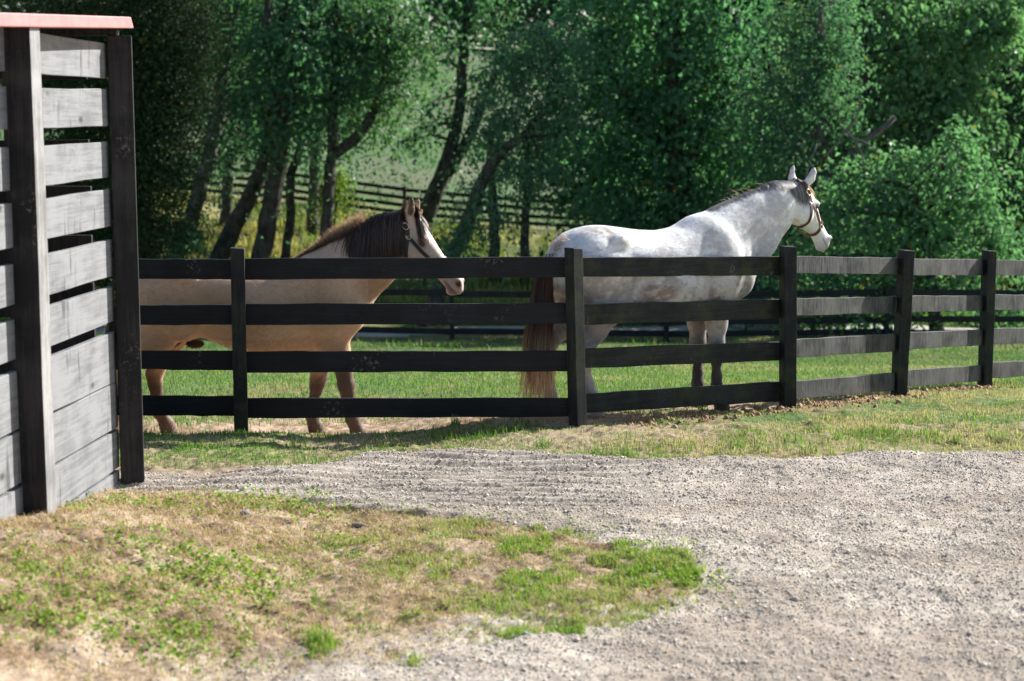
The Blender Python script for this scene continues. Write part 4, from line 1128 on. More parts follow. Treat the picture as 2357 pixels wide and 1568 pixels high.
def strap(F, pts, w, off=.004, th=.004, n=40, closed=False, snap=True):
    """leather strap: polyline snapped to the body surface, returned as box section verts/quads"""
    pts = np.asarray(pts, float)
    if closed: pts = np.vstack([pts, pts[:1]])
    s = np.concatenate([[0], np.cumsum(np.linalg.norm(np.diff(pts, axis=0), axis=1))])
    u = np.linspace(0, s[-1], n)
    P = np.stack([np.interp(u, s, pts[:, i]) for i in range(3)], 1)
    for it in range(8):
        g = F.grad(P)
        if snap:
            d = F.sample(P) - off; P = P - g * (d * .8)[:, None]
        if closed:
            Pm = (np.roll(P[:-1], 1, 0) + P[:-1] * 2 + np.roll(P[:-1], -1, 0)) / 4
            P = np.vstack([Pm, Pm[:1]])
        else:
            P[1:-1] = (P[:-2] + 2 * P[1:-1] + P[2:]) / 4
    g = F.grad(P); tg = np.gradient(P, axis=0); tg /= np.linalg.norm(tg, axis=1)[:, None]
    sd = np.cross(tg, g); sd /= np.linalg.norm(sd, axis=1)[:, None] + 1e-9
    g = np.cross(sd, tg)
    V = np.stack([P - sd * w / 2, P + sd * w / 2, P + sd * w / 2 + g * th, P - sd * w / 2 + g * th], 1).reshape(-1, 3)
    Q = []
    for i in range(n - 1):
        for j in range(4):
            Q.append([4 * i + j, 4 * i + (j + 1) % 4, 4 * i + 4 + (j + 1) % 4, 4 * i + 4 + j])
    Q += [[0, 3, 2, 1], [4 * n - 4, 4 * n - 3, 4 * n - 2, 4 * n - 1]]
    return V, np.array(Q), P, g

def ring(center, a, b, R, r, n=18, m=6, sq=1.):
    t = np.arange(n) * 2 * math.pi / n; V = []
    for k in range(n):
        ct, st = math.cos(t[k]), math.sin(t[k])
        x = np.sign(ct) * abs(ct) ** sq; y = np.sign(st) * abs(st) ** sq
        c = center + a * x * R[0] + b * y * R[1]
        o = a * ct + b * st; o = o / np.linalg.norm(o); nn = np.cross(a, b)
        for j in range(m):
            f = 2 * math.pi * j / m; V.append(c + o * r * math.cos(f) + nn * r * math.sin(f))
    Q = [[k * m + j, ((k + 1) % n) * m + j, ((k + 1) % n) * m + (j + 1) % m, k * m + (j + 1) % m] for k in range(n) for j in range(m)]
    return np.array(V), np.array(Q)

HEAD = [  # s, forehead, jaw, half width   (metres, for a .62 m head)
 (-.045, .05, .11, .035), (-.02, .015, .16, .062), (.03, .0, .205, .078), (.10, -.008, .245, .092), (.17, -.006, .268, .101), (.23, .004, .27, .098),
 (.29, .014, .245, .083), (.35, .022, .205, .068), (.41, .028, .178, .060), (.47, .030, .165, .057), (.53, .030, .166, .060),
 (.575, .034, .166, .062), (.61, .046, .160, .056), (.635, .064, .145, .044), (.65, .09, .125, .02)]

def build_horse(spec):
    sc = spec.get('h', .009)
    F = Field((-1.35, -.42, -.02), (1.95, .42, 2.05), sc)
    hs = spec['head']; pol = np.array(hs['poll'], float)
    ya = math.radians(hs['yaw']); pi_ = math.radians(hs['pitch'])       # pitch: nose below horizontal
    hx = np.array([math.cos(ya), math.sin(ya), 0])
    es = hx * math.cos(pi_) - UP * math.sin(pi_)
    et = -hx * math.sin(pi_) - UP * math.cos(pi_)
    ey = np.cross(UP, hx); k = hs['len'] / .62
    H = lambda s, t, w: pol + k * (es * s + et * t + ey * w)
    # trunk
    F.profile(spec['torso'], (np.zeros(3), np.array([1., 0, 0]), np.array([0, 0, 1.]), np.array([0, 1., 0])), .05, 2.25)
    for c, r, kk in spec['lumps']:
        F.ell(c, r, kk)
        if abs(c[1]) > .001: F.ell((c[0], -c[1], c[2]), r, kk)
    for c, r, kk in spec['cuts']:
        F.ell(c, r, kk, cut=True); F.ell((c[0], -c[1], c[2]), r, kk, cut=True)
    # neck
    F.limb(spec['neck'], .09)
    if 'ventral' in spec: F.limb(spec['ventral'], .07)
    for lg in spec['legs']: F.limb(lg, .045)
    # head
    hd = [(a * k, b * k, c * k, d * k) for a, b, c, d in HEAD]
    F.profile(hd, (pol, es, et, ey), .035, 2.35)
    for sgn in (-1, 1):
        F.ell(H(.15, .20, .066 * sgn), np.array([.085, .045, .085]) * k, .03)             # cheek
        F.ell(H(.185, .052, .080 * sgn), np.array([.045, .022, .026]) * k, .025)          # brow
        F.limb([(*H(.23, .09, .078 * sgn), .014 * k, .014 * k), (*H(.33, .085, .058 * sgn), .010 * k, .01 * k)], .02)   # cheekbone
        F.ell(H(.575, .062, .050 * sgn), np.array([.035, .022, .026]) * k, .02)           # nostril rim
    F.ell(H(.60, .150, 0), np.array([.045, .036, .032]) * k, .02)                        # chin
    for sgn in (-1, 1):
        F.ell(H(.203, .066, .106 * sgn), np.array([.022, .016, .014]) * k, .008, cut=True)
        F.ell(H(.595, .066, .073 * sgn), np.array([.020, .016, .026]) * k, .010, cut=True, ry=-pi_ * .4)
        F.limb
    # mouth line : a shallow groove
    for t_ in np.linspace(0, 1, 9):
        for sgn in (-1, 1):
            F.ell(H(.515 + .115 * t_, .128 + .004 * t_, (.062 - .022 * t_ ** 2) * sgn), np.array([.012, .006, .005]) * k, .006, cut=True)
    # ears
    ear_cut = []
    for e in spec['ears']:
        b0 = H(*e['base']); tip = b0 + np.array(e['dir']) * e['len']
        m1 = b0 + (tip - b0) * .35 + np.array(e['bow']); m2 = b0 + (tip - b0) * .72 + np.array(e['bow']) * .6
        F.limb([(*b0, .030, .026), (*m1, .034, .022), (*m2, .024, .016), (*tip, .006, .006)], .018)
        op = np.array(e['open'], float); op /= np.linalg.norm(op)
        for t_ in np.linspace(.22, .8, 8):
            c = b0 + (m1 - b0) * min(t_ / .35, 1) if t_ < .35 else (m1 + (m2 - m1) * ((t_ - .35) / .37) if t_ < .72 else m2 + (tip - m2) * ((t_ - .72) / .28))
            r_ = .020 * (1 - .55 * abs(t_ - .4) / .6)
            F.ell(c + op * .022, np.array([r_, r_, r_ * 1.3]), .006, cut=True); ear_cut.append((c + op * .018, r_ * 1.0))
    sl = (slice(None),) * 3
    zz = F.lo[2] + F.h * np.arange(F.n[2])
    F.F = np.maximum(F.F, (-zz - .0)[None, None, :].astype(np.float32))
    V, Q = F.mesh()
    # drop stray islands of the field: keep it simple, everything is joined
    root = thing('horse', spec['label'], 'horse', spec['loc'])
    root.rotation_euler = (0, 0, math.radians(spec['rot'])); root['group'] = 'horses behind the fence'
    HQ = (V - pol) / k
    Hs, Ht, Hw = HQ @ es, HQ @ et, HQ @ ey
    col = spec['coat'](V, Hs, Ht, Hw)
    for c_, r_ in ear_cut:
        wq = np.clip(1.6 - np.linalg.norm(V - c_, axis=1) / r_, 0, 1)[:, None] * .85
        col = col * (1 - wq) + np.array(spec['ear_in']) * wq
    for e in spec['ears']:
        b0 = H(*e['base']); tip = b0 + np.array(e['dir']) * e['len']
        wq = (np.clip(1.35 - np.linalg.norm(V - tip, axis=1) / .045, 0, 1) * spec['ear_tip'])[:, None]
        col = col * (1 - wq) + np.array(spec['ear_in']) * wq
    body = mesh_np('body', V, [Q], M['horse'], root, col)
    nf = spec.get('fur', 32000); pk = RNG.integers(0, len(V), nf); P0 = V[pk] + RNG.normal(0, .004, (nf, 3)); g = F.grad(P0); P0 = P0 - g * F.sample(P0)[:, None]
    flow = np.stack([-np.ones(nf), 0 * P0[:, 1], -.35 - 1.6 * (P0[:, 2] < .75)], 1); ih = (P0[:, 0] > .95) & (Hs[pk] > .0); flow[ih] = es
    flow = flow + RNG.normal(0, .3, (nf, 3)); flow -= g * (flow * g).sum(1)[:, None]; flow /= np.linalg.norm(flow, axis=1)[:, None] + 1e-9
    ln = spec['fur_len'] * RNG.uniform(.6, 1.3, nf) * np.where(ih, .6, 1.)
    pa = np.stack([P0 - g * .001, P0 + (flow * .5 + g * .13) * ln[:, None], P0 + (flow * 1. + g * .17) * ln[:, None]], 1)
    fc = col[pk] * RNG.uniform(.85, 1.13, (nf, 1))
    ribbons('short_coat', pa, np.full((nf, 3), .0026) * np.array([1, .8, .15]), np.repeat(g[:, None], 3, 1), np.repeat(fc[:, None], 3, 1), M['fur'], root)
    # eyes
    mb = None
    for sgn in (-1, 1):
        c = H(.203, .066, .083 * sgn); n_ = 10
        th = np.linspace(0, math.pi, n_); ph = np.linspace(0, 2 * math.pi, 16, endpoint=False)
        VV = np.array([[math.sin(a) * math.cos(b), math.sin(a) * math.sin(b), math.cos(a)] for a in th for b in ph]) * .021 * k + c
        QQ = [[i * 16 + j, i * 16 + (j + 1) % 16, (i + 1) * 16 + (j + 1) % 16, (i + 1) * 16 + j] for i in range(n_ - 1) for j in range(16)]
        mesh_np('eye', VV, [np.array(QQ)], M['eye'], root)
    # hooves
    for lg in spec['legs']:
        a = np.array(lg[-2][:3]); b = np.array(lg[-1][:3]); b = np.array([b[0], b[1], -.004])
        mb = MB(); r1, r2 = lg[-2][3] + .004, lg[-1][3] + .005
        t_ = np.linspace(0, 1, 4)
        mb.tube(np.array([a + (b - a) * q for q in t_]), np.array([r1 + (r2 - r1) * q for q in t_]), 14)
        mb.build('hoof', M['hoof'], root, smooth=True)
    return root, F, H, k, (es, et, ey), pol

def mane(name, F, root, crest, n, side, length, colf, wid=.006, off=.006, grav=.45, fwd=0., jit=.02, up=.3, steps=10, cling=0., spread=0., extra=None, arrays=False):
    """crest (m,3) control points; side direction of fall; length function of t"""
    crest = np.asarray(crest, float)
    t = RNG.random(n); s = np.linspace(0, 1, len(crest))
    P = np.stack([np.interp(t, s, crest[:, i]) for i in range(3)], 1) + RNG.normal(0, jit, (n, 3)) * np.array([1, .8, .3])
    for _ in range(4):
        d = F.sample(P); g = F.grad(P); P = P - g * (d - .002)[:, None]
    tang = np.gradient(crest, axis=0); tang /= np.linalg.norm(tang, axis=1)[:, None]
    T = np.stack([np.interp(t, s, tang[:, i]) for i in range(3)], 1)
    D = np.asarray(side, float)[None] + UP[None] * (up * RNG.uniform(.4, 1.3, n))[:, None] + T * (fwd + RNG.normal(0, .16, n))[:, None]
    if spread: D = D + RNG.normal(0, spread, (n, 3))
    ln = length(t) * RNG.uniform(.6, 1.1, n)
    pa, nn = march(F, P, D, steps, 1, 0, 0) if False else _march_len(F, P, D, steps, ln, off, grav, cling)
    kk = pa.shape[1]; u = np.linspace(0, 1, kk)[None]
    w = wid * RNG.uniform(.6, 1.3, (n, 1)) * (1 - .75 * u ** 1.5)
    nn = nn + RNG.normal(0, .22, (n, 1, 3))
    c = colf(t, np.broadcast_to(u, (n, kk)), n)
    if arrays: return pa, w, nn, c
    if extra is not None: pa, w, nn, c = [np.concatenate([a_, np.broadcast_to(b_, (b_.shape[0],) + a_.shape[1:])]) for a_, b_ in zip((pa, w, nn, c), extra)]
    return ribbons(name, pa, w, nn, c, M['hair'], root)

def _march_len(F, start, dirs, steps, ln, off, grav, cling=0.):
    P = [start]; p = start.copy(); d = dirs / np.linalg.norm(dirs, axis=1)[:, None]; Nn = [F.grad(start)]
    offs = off * RNG.uniform(.5, 2.2, len(p))
    for i in range(steps):
        d = d + np.array([0, 0, -grav]); d /= np.linalg.norm(d, axis=1)[:, None]
        p = p + d * (ln / steps)[:, None]
        for _ in range(2):
            s = F.sample(p); g = F.grad(p)
            p = p + g * (np.maximum(offs - s, 0) - cling * np.maximum(s - offs, 0))[:, None]
        d = p - P[-1]; d /= np.linalg.norm(d, axis=1)[:, None] + 1e-9
        P.append(p.copy()); Nn.append(g)
    return np.stack(P, 1), np.stack(Nn, 1)

def tail(F, root, dock, n, length, colf, spread=.05, back=.25, w=.008, wavy=.05, flare=.09):
    dock = np.asarray(dock, float)
    a = RNG.uniform(0, 2 * math.pi, n); r = np.sqrt(RNG.random(n))
    ox, oy = np.cos(a) * r, np.sin(a) * r
    ln = length * RNG.uniform(.55, 1.05, n); st = RNG.uniform(0, .35, n) ** 1.5
    k = 14; u = np.linspace(0, 1, k)
    # centre line: out of the dock, then hanging
    def cl(s):
        x = dock[0] - back * (1 - np.exp(-s * 5)) * .5 - .04 * s
        z = dock[2] - s + .03 * np.sin(np.minimum(s * 8, math.pi))
        return x, z
    s = st[:, None] * .5 + u[None] * ln[:, None]
    x, z = cl(s)
    wd = .028 + spread * (1 - np.exp(-s * 6)) + flare * s ** 2 * .5
    X = x + ox[:, None] * wd * .9 + wavy * (vnoise(s * 5, np.arange(n)[:, None] * .37 + 0 * s, None, 81) - .5) * s
    Yy = dock[1] + oy[:, None] * wd + wavy * (vnoise(s * 5, np.arange(n)[:, None] * .41 + 0 * s, None, 82) - .5) * s
    P = np.stack([X, Yy, np.maximum(z, .06)], -1)
    nn = np.stack([ox, oy, 0 * ox], 1)[:, None, :] + RNG.normal(0, .3, (n, 1, 3)) + 0 * P
    W = w * RNG.uniform(.6, 1.3, (n, 1)) * (1 - .8 * u[None] ** 2)
    return ribbons('tail', P, W, nn, colf(s, n), M['hair'], root)

def lerp(a, b, t): return np.array(a) * (1 - t[..., None]) + np.array(b) * t[..., None]

# ---- the pale horse ------------------------------------------------------
def coat_grey(V, s, t, w):
    x, y, z = V.T
    n1 = fbm(x * 7, z * 7, 4, 91, y * 7); n2 = fbm(x * 2.6, z * 2.6, 3, 92, y * 2.6); n3 = vnoise(x * 60, z * 60, y * 60, 93)
    c = np.broadcast_to(np.array([.78, .78, .77]), V.shape).copy()
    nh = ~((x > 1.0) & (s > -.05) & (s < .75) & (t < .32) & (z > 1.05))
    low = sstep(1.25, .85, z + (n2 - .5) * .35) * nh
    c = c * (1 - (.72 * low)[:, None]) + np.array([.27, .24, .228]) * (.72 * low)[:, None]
    nf_ = fbm(x * 26, z * 34, 3, 94, y * 26); dap = sstep(.42, .60, n1 * .55 + nf_ * .45) * (.42 + .4 * low) * nh
    c = c * (1 - dap[:, None]) + np.array([.27, .235, .235]) * dap[:, None]
    fl = np.exp(-(((x + .12) / .2) ** 2 + ((z - .98) / .12) ** 2)) * sstep(.35, .6, n2 + .3 * (n1 - .5)) * .8
    fl = fl + .6 * np.exp(-(((x - .5) / .12) ** 2 + ((z - 1.0) / .16) ** 2)) * sstep(.4, .6, n1) + .5 * np.exp(-(((x + .42) / .22) ** 2 + ((z - 1.38) / .07) ** 2)) * sstep(.4, .6, n1)
    fl = fl * (.35 + 1.3 * sstep(.35, .65, fbm(x * 16 + z * 9, z * 40 - x * 12, 3, 98, y * 20)))
    c = c * (1 - np.clip(fl * 1.25, 0, .85)[:, None]) + np.array([.22, .155, .115]) * np.clip(fl, 0, .8)[:, None]
    leg = sstep(.62, .40, z + (n2 - .5) * .2) * (x > 0)
    c = c * (1 - .95 * leg[:, None]) + np.array([.05, .04, .037]) * .95 * leg[:, None]
    pale = sstep(.62, .4, z) * (x < 0) * .6
    c = c * (1 - pale[:, None]) + np.array([.62, .56, .52]) * pale[:, None]
    muz = sstep(.50, .60, s) * (s < .7) * (np.abs(w) < .12) * (z > 1.05) * (x > .9)
    c = c * (1 - .6 * muz[:, None]) + np.array([.40, .36, .36]) * .6 * muz[:, None]
    nost = (z > 1.0) * (x > .8) * np.exp(-(((s - .597) / .022) ** 2 + ((t - .066) / .018) ** 2)) * (np.abs(w) > .03)
    c = c * (1 - .9 * np.clip(nost * 1.4, 0, 1)[:, None]) + np.array([.05, .04, .04]) * .9 * np.clip(nost * 1.4, 0, 1)[:, None]
    mo = (z > 1.0) * (x > .8) * np.exp(-((t - .130) / .006) ** 2) * (s > .505) * (s < .64) * .7
    c = c * (1 - mo[:, None]) + np.array([.10, .08, .08]) * mo[:, None]
    eye = (z > 1.0) * (x > .8) * np.exp(-(((s - .203) / .03) ** 2 + ((t - .066) / .022) ** 2)) * (np.abs(w) > .06) * .8
    c = c * (1 - eye[:, None]) + np.array([.10, .09, .09]) * eye[:, None]
    return c * (.93 + .14 * n3)[:, None]

def leg_front(x, y, dx=0., elbow=(.0, .82), kn=.44, s=1., z0=0, top=.98, tx=.56):
    """straight front leg; dx moves the hoof forward of the elbow"""
    ex, ez = tx, elbow[1]
    hx = tx + dx
    g = lambda f: ex + (hx - ex) * f
    return [(tx + .06, y * 1.12, top, .15, .10), (ex, y * 1.1, ez, .112, .082), (g(.28), y, .66, .082, .066), (g(.55), y, .52, .056, .048), (g(.66), y, kn, .056, .050), (g(.74), y, kn - .07, .042, .036),
            (g(.84), y, .26, .034, .029), (g(.96), y, .165, .044, .038), (g(1.0) + .025, y, .095, .037, .034), (g(1.) + .04, y, .062, .048, .046), (g(1.) + .055, y, .0, .060, .056)]

def leg_hind(y, stifle=(-.40, .86), hock=(-.67, .49), hoof=-.60, fet=-.63, hip=(-.52, 1.10)):
    return [(hip[0], y * .8, hip[1], .24, .13), (stifle[0] - .05, y * 1.1, stifle[1], .165, .105), ((stifle[0] + hock[0]) / 2 - .01, y * 1.1, (stifle[1] + hock[1]) / 2 + .01, .092, .070), (hock[0] + .035, y, hock[1] + .07, .055, .045), (hock[0], y, hock[1], .058, .048),
            (hock[0] + .005, y, hock[1] - .09, .046, .038), ((hock[0] + fet) / 2 + .0, y, .29, .037, .031), (fet, y, .17, .046, .040), (fet * .4 + hoof * .6, y, .10, .038, .035), (hoof - .012, y, .062, .048, .046), (hoof, y, .0, .060, .056)]

TORSO = [(-.83, 1.02, 1.17, .05), (-.80, .97, 1.25, .13), (-.74, .93, 1.335, .20), (-.65, .90, 1.40, .25), (-.52, .86, 1.437, .278), (-.40, .82, 1.440, .285), (-.25, .79, 1.42, .285), (-.08, .745, 1.395, .29), (.10, .705, 1.382, .29),
         (.25, .695, 1.405, .275), (.38, .705, 1.455, .25), (.48, .73, 1.475, .235), (.62, .77, 1.45, .225), (.75, .80, 1.39, .215), (.84, .83, 1.30, .185), (.895, .87, 1.21, .14), (.93, .93, 1.12, .06)]

grey = dict(
    label='pale grey almost white horse in a brown leather halter standing with its head up', loc=None, rot=28.,
    torso=TORSO,
    lumps=[((-.52, -.15, 1.12), (.25, .16, .27), .06), ((-.37, -.23, 1.335), (.07, .045, .05), .06), ((.56, -.16, 1.20), (.10, .05, .20), .10), ((.53, -.19, .95), (.12, .07, .11), .05), ((.60, -.15, 1.08), (.15, .12, .26), .06), ((.80, -.08, 1.02), (.12, .12, .15), .06), ((-.30, -.17, .93), (.14, .11, .13), .07), ((.10, -.12, .95), (.38, .19, .22), .08)],
    cuts=[((-.20, -.37, 1.10), (.13, .095, .11), .07), ((.40, -.345, .98), (.045, .075, .20), .05), ((-.36, -.345, .98), (.04, .06, .16), .05)],
    ventral=[(.90, 0, 1.10, .13, .12), (1.06, 0, 1.27, .12, .10), (1.22, 0, 1.42, .10, .085)],
    neck=[(.56, 0, 1.20, .30, .19), (.78, 0, 1.325, .245, .155), (.98, 0, 1.44, .20, .12), (1.19, 0, 1.545, .165, .10), (1.38, .02, 1.61, .125, .08)],
    legs=[leg_front(.56, -.125, .015, kn=.46), leg_front(.56, .125, .01, kn=.46), leg_hind(-.135, hoof=-.49, fet=-.53, hock=(-.62, .50)), leg_hind(.135, hoof=-.72, fet=-.74, hock=(-.78, .50), stifle=(-.46, .86))],
    head=dict(poll=(1.465, .03, 1.715), yaw=17, pitch=48.5, len=.595),
    ears=[dict(base=(-.005, .02, -.055), dir=(.36, -.22, .88), len=.15, bow=(.012, -.012, 0), open=(.7, .7, .1)), dict(base=(-.005, .02, .055), dir=(.05, .2, .97), len=.148, bow=(-.01, .012, 0), open=(.9, .2, .2))],
    coat=coat_grey, fur=24000, fur_len=.016, ear_in=(.34, .29, .28), ear_tip=.3)

def coat_dun(V, s, t, w):
    x, y, z = V.T
    n1 = fbm(x * 8, z * 8, 4, 95, y * 8); n2 = fbm(x * 2.4, z * 2.4, 3, 96, y * 2.4); n3 = vnoise(x * 60, z * 60, y * 60, 97)
    c = np.broadcast_to(np.array([.64, .445, .295]), V.shape).copy()
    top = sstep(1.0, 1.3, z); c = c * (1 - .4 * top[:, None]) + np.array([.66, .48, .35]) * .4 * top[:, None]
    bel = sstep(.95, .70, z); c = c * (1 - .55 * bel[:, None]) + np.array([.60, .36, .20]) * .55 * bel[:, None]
    pt = sstep(.48, .66, n2) * .35; c = c * (1 - pt[:, None]) + np.array([.48, .30, .18]) * pt[:, None]
    leg = sstep(.52, .36, z + (n1 - .5) * .14 - .10 * (x > 0) * (x > .45))
    c = c * (1 - .85 * leg[:, None]) + np.array([.05, .034, .028]) * .85 * leg[:, None]
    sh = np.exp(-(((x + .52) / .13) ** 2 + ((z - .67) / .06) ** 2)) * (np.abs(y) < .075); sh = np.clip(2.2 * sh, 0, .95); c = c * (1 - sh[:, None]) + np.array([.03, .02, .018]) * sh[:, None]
    lo = sstep(.34, .2, z) * .55; c = c * (1 - lo[:, None]) + np.array([.17, .115, .085]) * lo[:, None]
    hd = sstep(-.02, .14, s) * sstep(.30, .1, t - .02)
    hd = hd * (np.abs(w) < .2) * (s < .75) * (z > 1.0)
    c = c * (1 - .8 * hd[:, None]) + np.array([.53, .43, .345]) * .8 * hd[:, None]
    jaw = (z > 1.0) * (x > .8) * sstep(.13, .23, t) * (s > 0) * (s < .45); c = c * (1 - .6 * jaw[:, None]) + np.array([.48, .30, .18]) * .6 * jaw[:, None]
    bl = (z > 1.0) * (x > .9) * sstep(.05, .025, np.abs(w) + .06 * sstep(.02, .06, t)) * (s > .03) * (s < .7) * sstep(.1, .05, t)
    c = c * (1 - .9 * bl[:, None]) + np.array([.82, .78, .74]) * .9 * bl[:, None]
    muz = sstep(.50, .56, s) * (s < .75) * (z > 1.0) * (x > .9)
    c = c * (1 - .75 * muz[:, None]) + lerp([.58, .52, .50], [.62, .36, .31], sstep(.4, .62, n1)) * .75 * muz[:, None]
    gs = muz * np.exp(-(((t - .145) / .025) ** 2)) * .7; c = c * (1 - gs[:, None]) + np.array([.13, .10, .10]) * gs[:, None]
    nost = (z > 1.0) * (x > .8) * np.clip(1.5 * np.exp(-(((s - .597) / .024) ** 2 + ((t - .066) / .020) ** 2)) * (np.abs(w) > .03), 0, 1)
    c = c * (1 - .93 * nost[:, None]) + np.array([.03, .02, .02]) * .93 * nost[:, None]
    mo = (z > 1.0) * (x > .8) * np.exp(-((t - .130) / .006) ** 2) * (s > .505) * (s < .64) * .75
    c = c * (1 - mo[:, None]) + np.array([.07, .05, .05]) * mo[:, None]
    eye = (z > 1.0) * (x > .8) * np.clip(1.3 * np.exp(-(((s - .203) / .032) ** 2 + ((t - .066) / .018) ** 2)), 0, 1) * (np.abs(w) > .06) * .9
    c = c * (1 - eye[:, None]) + np.array([.05, .04, .035]) * eye[:, None]
    return c * (.93 + .14 * n3)[:, None]

def tor2(dz=-.045, dx=0):
    r = []
    for a, b, c, d in TORSO: r.append((a * 1.02 + dx, b + dz - .015, c + dz - .10 * 0, d * 1.02))
    return r
T2 = [(-1.00, .97, 1.12, .05), (-.97, .92, 1.19, .13), (-.90, .88, 1.265, .20), (-.80, .86, 1.312, .25), (-.68, .82, 1.332, .282), (-.54, .79, 1.325, .29), (-.36, .735, 1.295, .29), (-.15, .69, 1.272, .295), (.06, .645, 1.265, .295),
      (.22, .635, 1.29, .28), (.34, .645, 1.345, .255), (.46, .67, 1.375, .24), (.58, .72, 1.36, .23), (.66, .78, 1.30, .215), (.73, .83, 1.20, .18), (.775, .89, 1.10, .12), (.80, .94, 1.03, .05)]
dun = dict(
    label='tan horse with black mane, pale face and dark halter walking beside the shed', loc=None, rot=-1.,
    torso=T2,
    lumps=[((-.67, -.15, 1.04), (.26, .16, .26), .06), ((-.51, -.23, 1.225), (.07, .045, .05), .06), ((.53, -.165, 1.10), (.10, .062, .20), .09), ((.51, -.19, .87), (.12, .07, .11), .05), ((.57, -.15, 1.00), (.15, .12, .25), .06), ((.69, -.085, .96), (.10, .12, .14), .05), ((-.56, -.17, .86), (.13, .11, .12), .07), ((-.50, .0, .705), (.07, .035, .035), .03), ((.0, -.12, .88), (.38, .19, .22), .08)],
    cuts=[((-.34, -.37, 1.02), (.13, .095, .11), .07), ((.37, -.35, .90), (.045, .075, .20), .05), ((-.50, -.35, .90), (.04, .06, .16), .05)],
    neck=[(.50, 0, 1.12, .28, .19), (.66, 0, 1.235, .24, .15), (.81, 0, 1.34, .21, .12), (.95, -.005, 1.455, .18, .10), (1.08, -.01, 1.54, .135, .085)],
    legs=[leg_front(.54, -.125, .14, elbow=(0, .76), kn=.42, top=.92, tx=.54), leg_front(.54, .125, -.19, elbow=(0, .76), kn=.42, top=.92, tx=.52),
          leg_hind(.13, stifle=(-.66, .80), hock=(-.84, .46), hoof=-.74, fet=-.81, hip=(-.67, 1.02)), leg_hind(-.13, stifle=(-.72, .80), hock=(-1.02, .47), hoof=-1.10, fet=-1.10, hip=(-.70, 1.02))],
    head=dict(poll=(1.13, -.01, 1.655), yaw=-10, pitch=48.5, len=.62),
    ears=[dict(base=(-.0, .025, -.055), dir=(.12, -.18, .98), len=.165, bow=(.0, -.012, 0), open=(.35, -1, .05)), dict(base=(-.0, .02, .055), dir=(.22, .2, .95), len=.15, bow=(.0, .012, 0), open=(.6, .6, .1))],
    coat=coat_dun, fur_len=.022, ear_in=(.035, .025, .022), ear_tip=1.)

def place(px, Y, z_extra=0):
    x = (px / 1.0607 - CU) / FPX * (Y / CP)
    return x
# pale horse: hooves about 12.25 m (hind) to 12.95 m (front) from the camera
Yg = 12.62; xg = (1575 / 1.0607 - CU) / FPX * Yg * 1.008
grey['loc'] = (xg, Yg, float(terrain(xg, Yg)) - .012)
root, F, H, k, fr, pol = build_horse(grey)
es, et, ey = fr
def col_grey(t, u, n):
    w = RNG.random((n, 1, 1)) * np.ones(u.shape + (1,))
    w = w ** 1.7
    c = np.array([.035, .033, .04]) * (1 - w) + np.array([.46, .45, .46]) * w
    e = sstep(.45, .1, t)[:, None, None] * .55
    return c * (1 - e) + np.array([.55, .53, .52]) * e
crest = [(.58, 0, 1.48), (.76, 0, 1.55), (.94, 0, 1.62), (1.14, .0, 1.69), (1.30, .01, 1.735), (1.40, .025, 1.745)]
mane('mane', F, root, crest, 2200, (.35, -.8, 0), lambda t: .05 + .20 * sstep(.45, .95, t), col_grey, .004, .003, .22, fwd=.1, jit=.012, up=.1, cling=.6, extra=mane('', F, root, crest[1:4], 22, (-1., .1, .3), lambda t: .06 + .15 * RNG.random(len(t)), lambda t, u, n: lerp([.30, .24, .19], [.6, .52, .45], RNG.random((n, 1)) * np.ones_like(u)), 0.0026, .012, .20, up=.5, jit=.04, fwd=0, spread=.5, arrays=True))
mane('forelock', F, root, [H(-.0, .0, .0), H(.03, -.005, .0)], 130, tuple(es * .9 + et * .05), lambda t: .2 + 0 * t, lambda t, u, n: lerp([.55, .38, .25], [.75, .68, .6], RNG.random((n, 1)) * np.ones_like(u)), .005, .004, .1, up=.15)
def col_tail(s, n):
    w = RNG.random((n, 1)) * np.ones_like(s)
    c = lerp([.03, .015, .010], [.10, .045, .025], w)
    tp = np.clip(sstep(.50, .85, s) * (.6 + .5 * w), 0, 1); c = c * (1 - tp[..., None]) + lerp([.50, .30, .16], [.85, .68, .46], w) * tp[..., None]
    return c
tail(F, root, (-.82, 0, 1.24), 1500, 1.02, col_tail, spread=.065, back=.15, w=.007, flare=.14)
# pale tuft of hair on the dock
mane('dock_hair', F, root, [(-.72, 0, 1.34), (-.80, 0, 1.27)], 380, (-.8, -.1, .2), lambda t: .09 + 0 * t, lambda t, u, n: lerp([.62, .58, .54], [.85, .82, .78], RNG.random((n, 1)) * np.ones_like(u)), .004, .006, .25, up=.5, jit=.035)

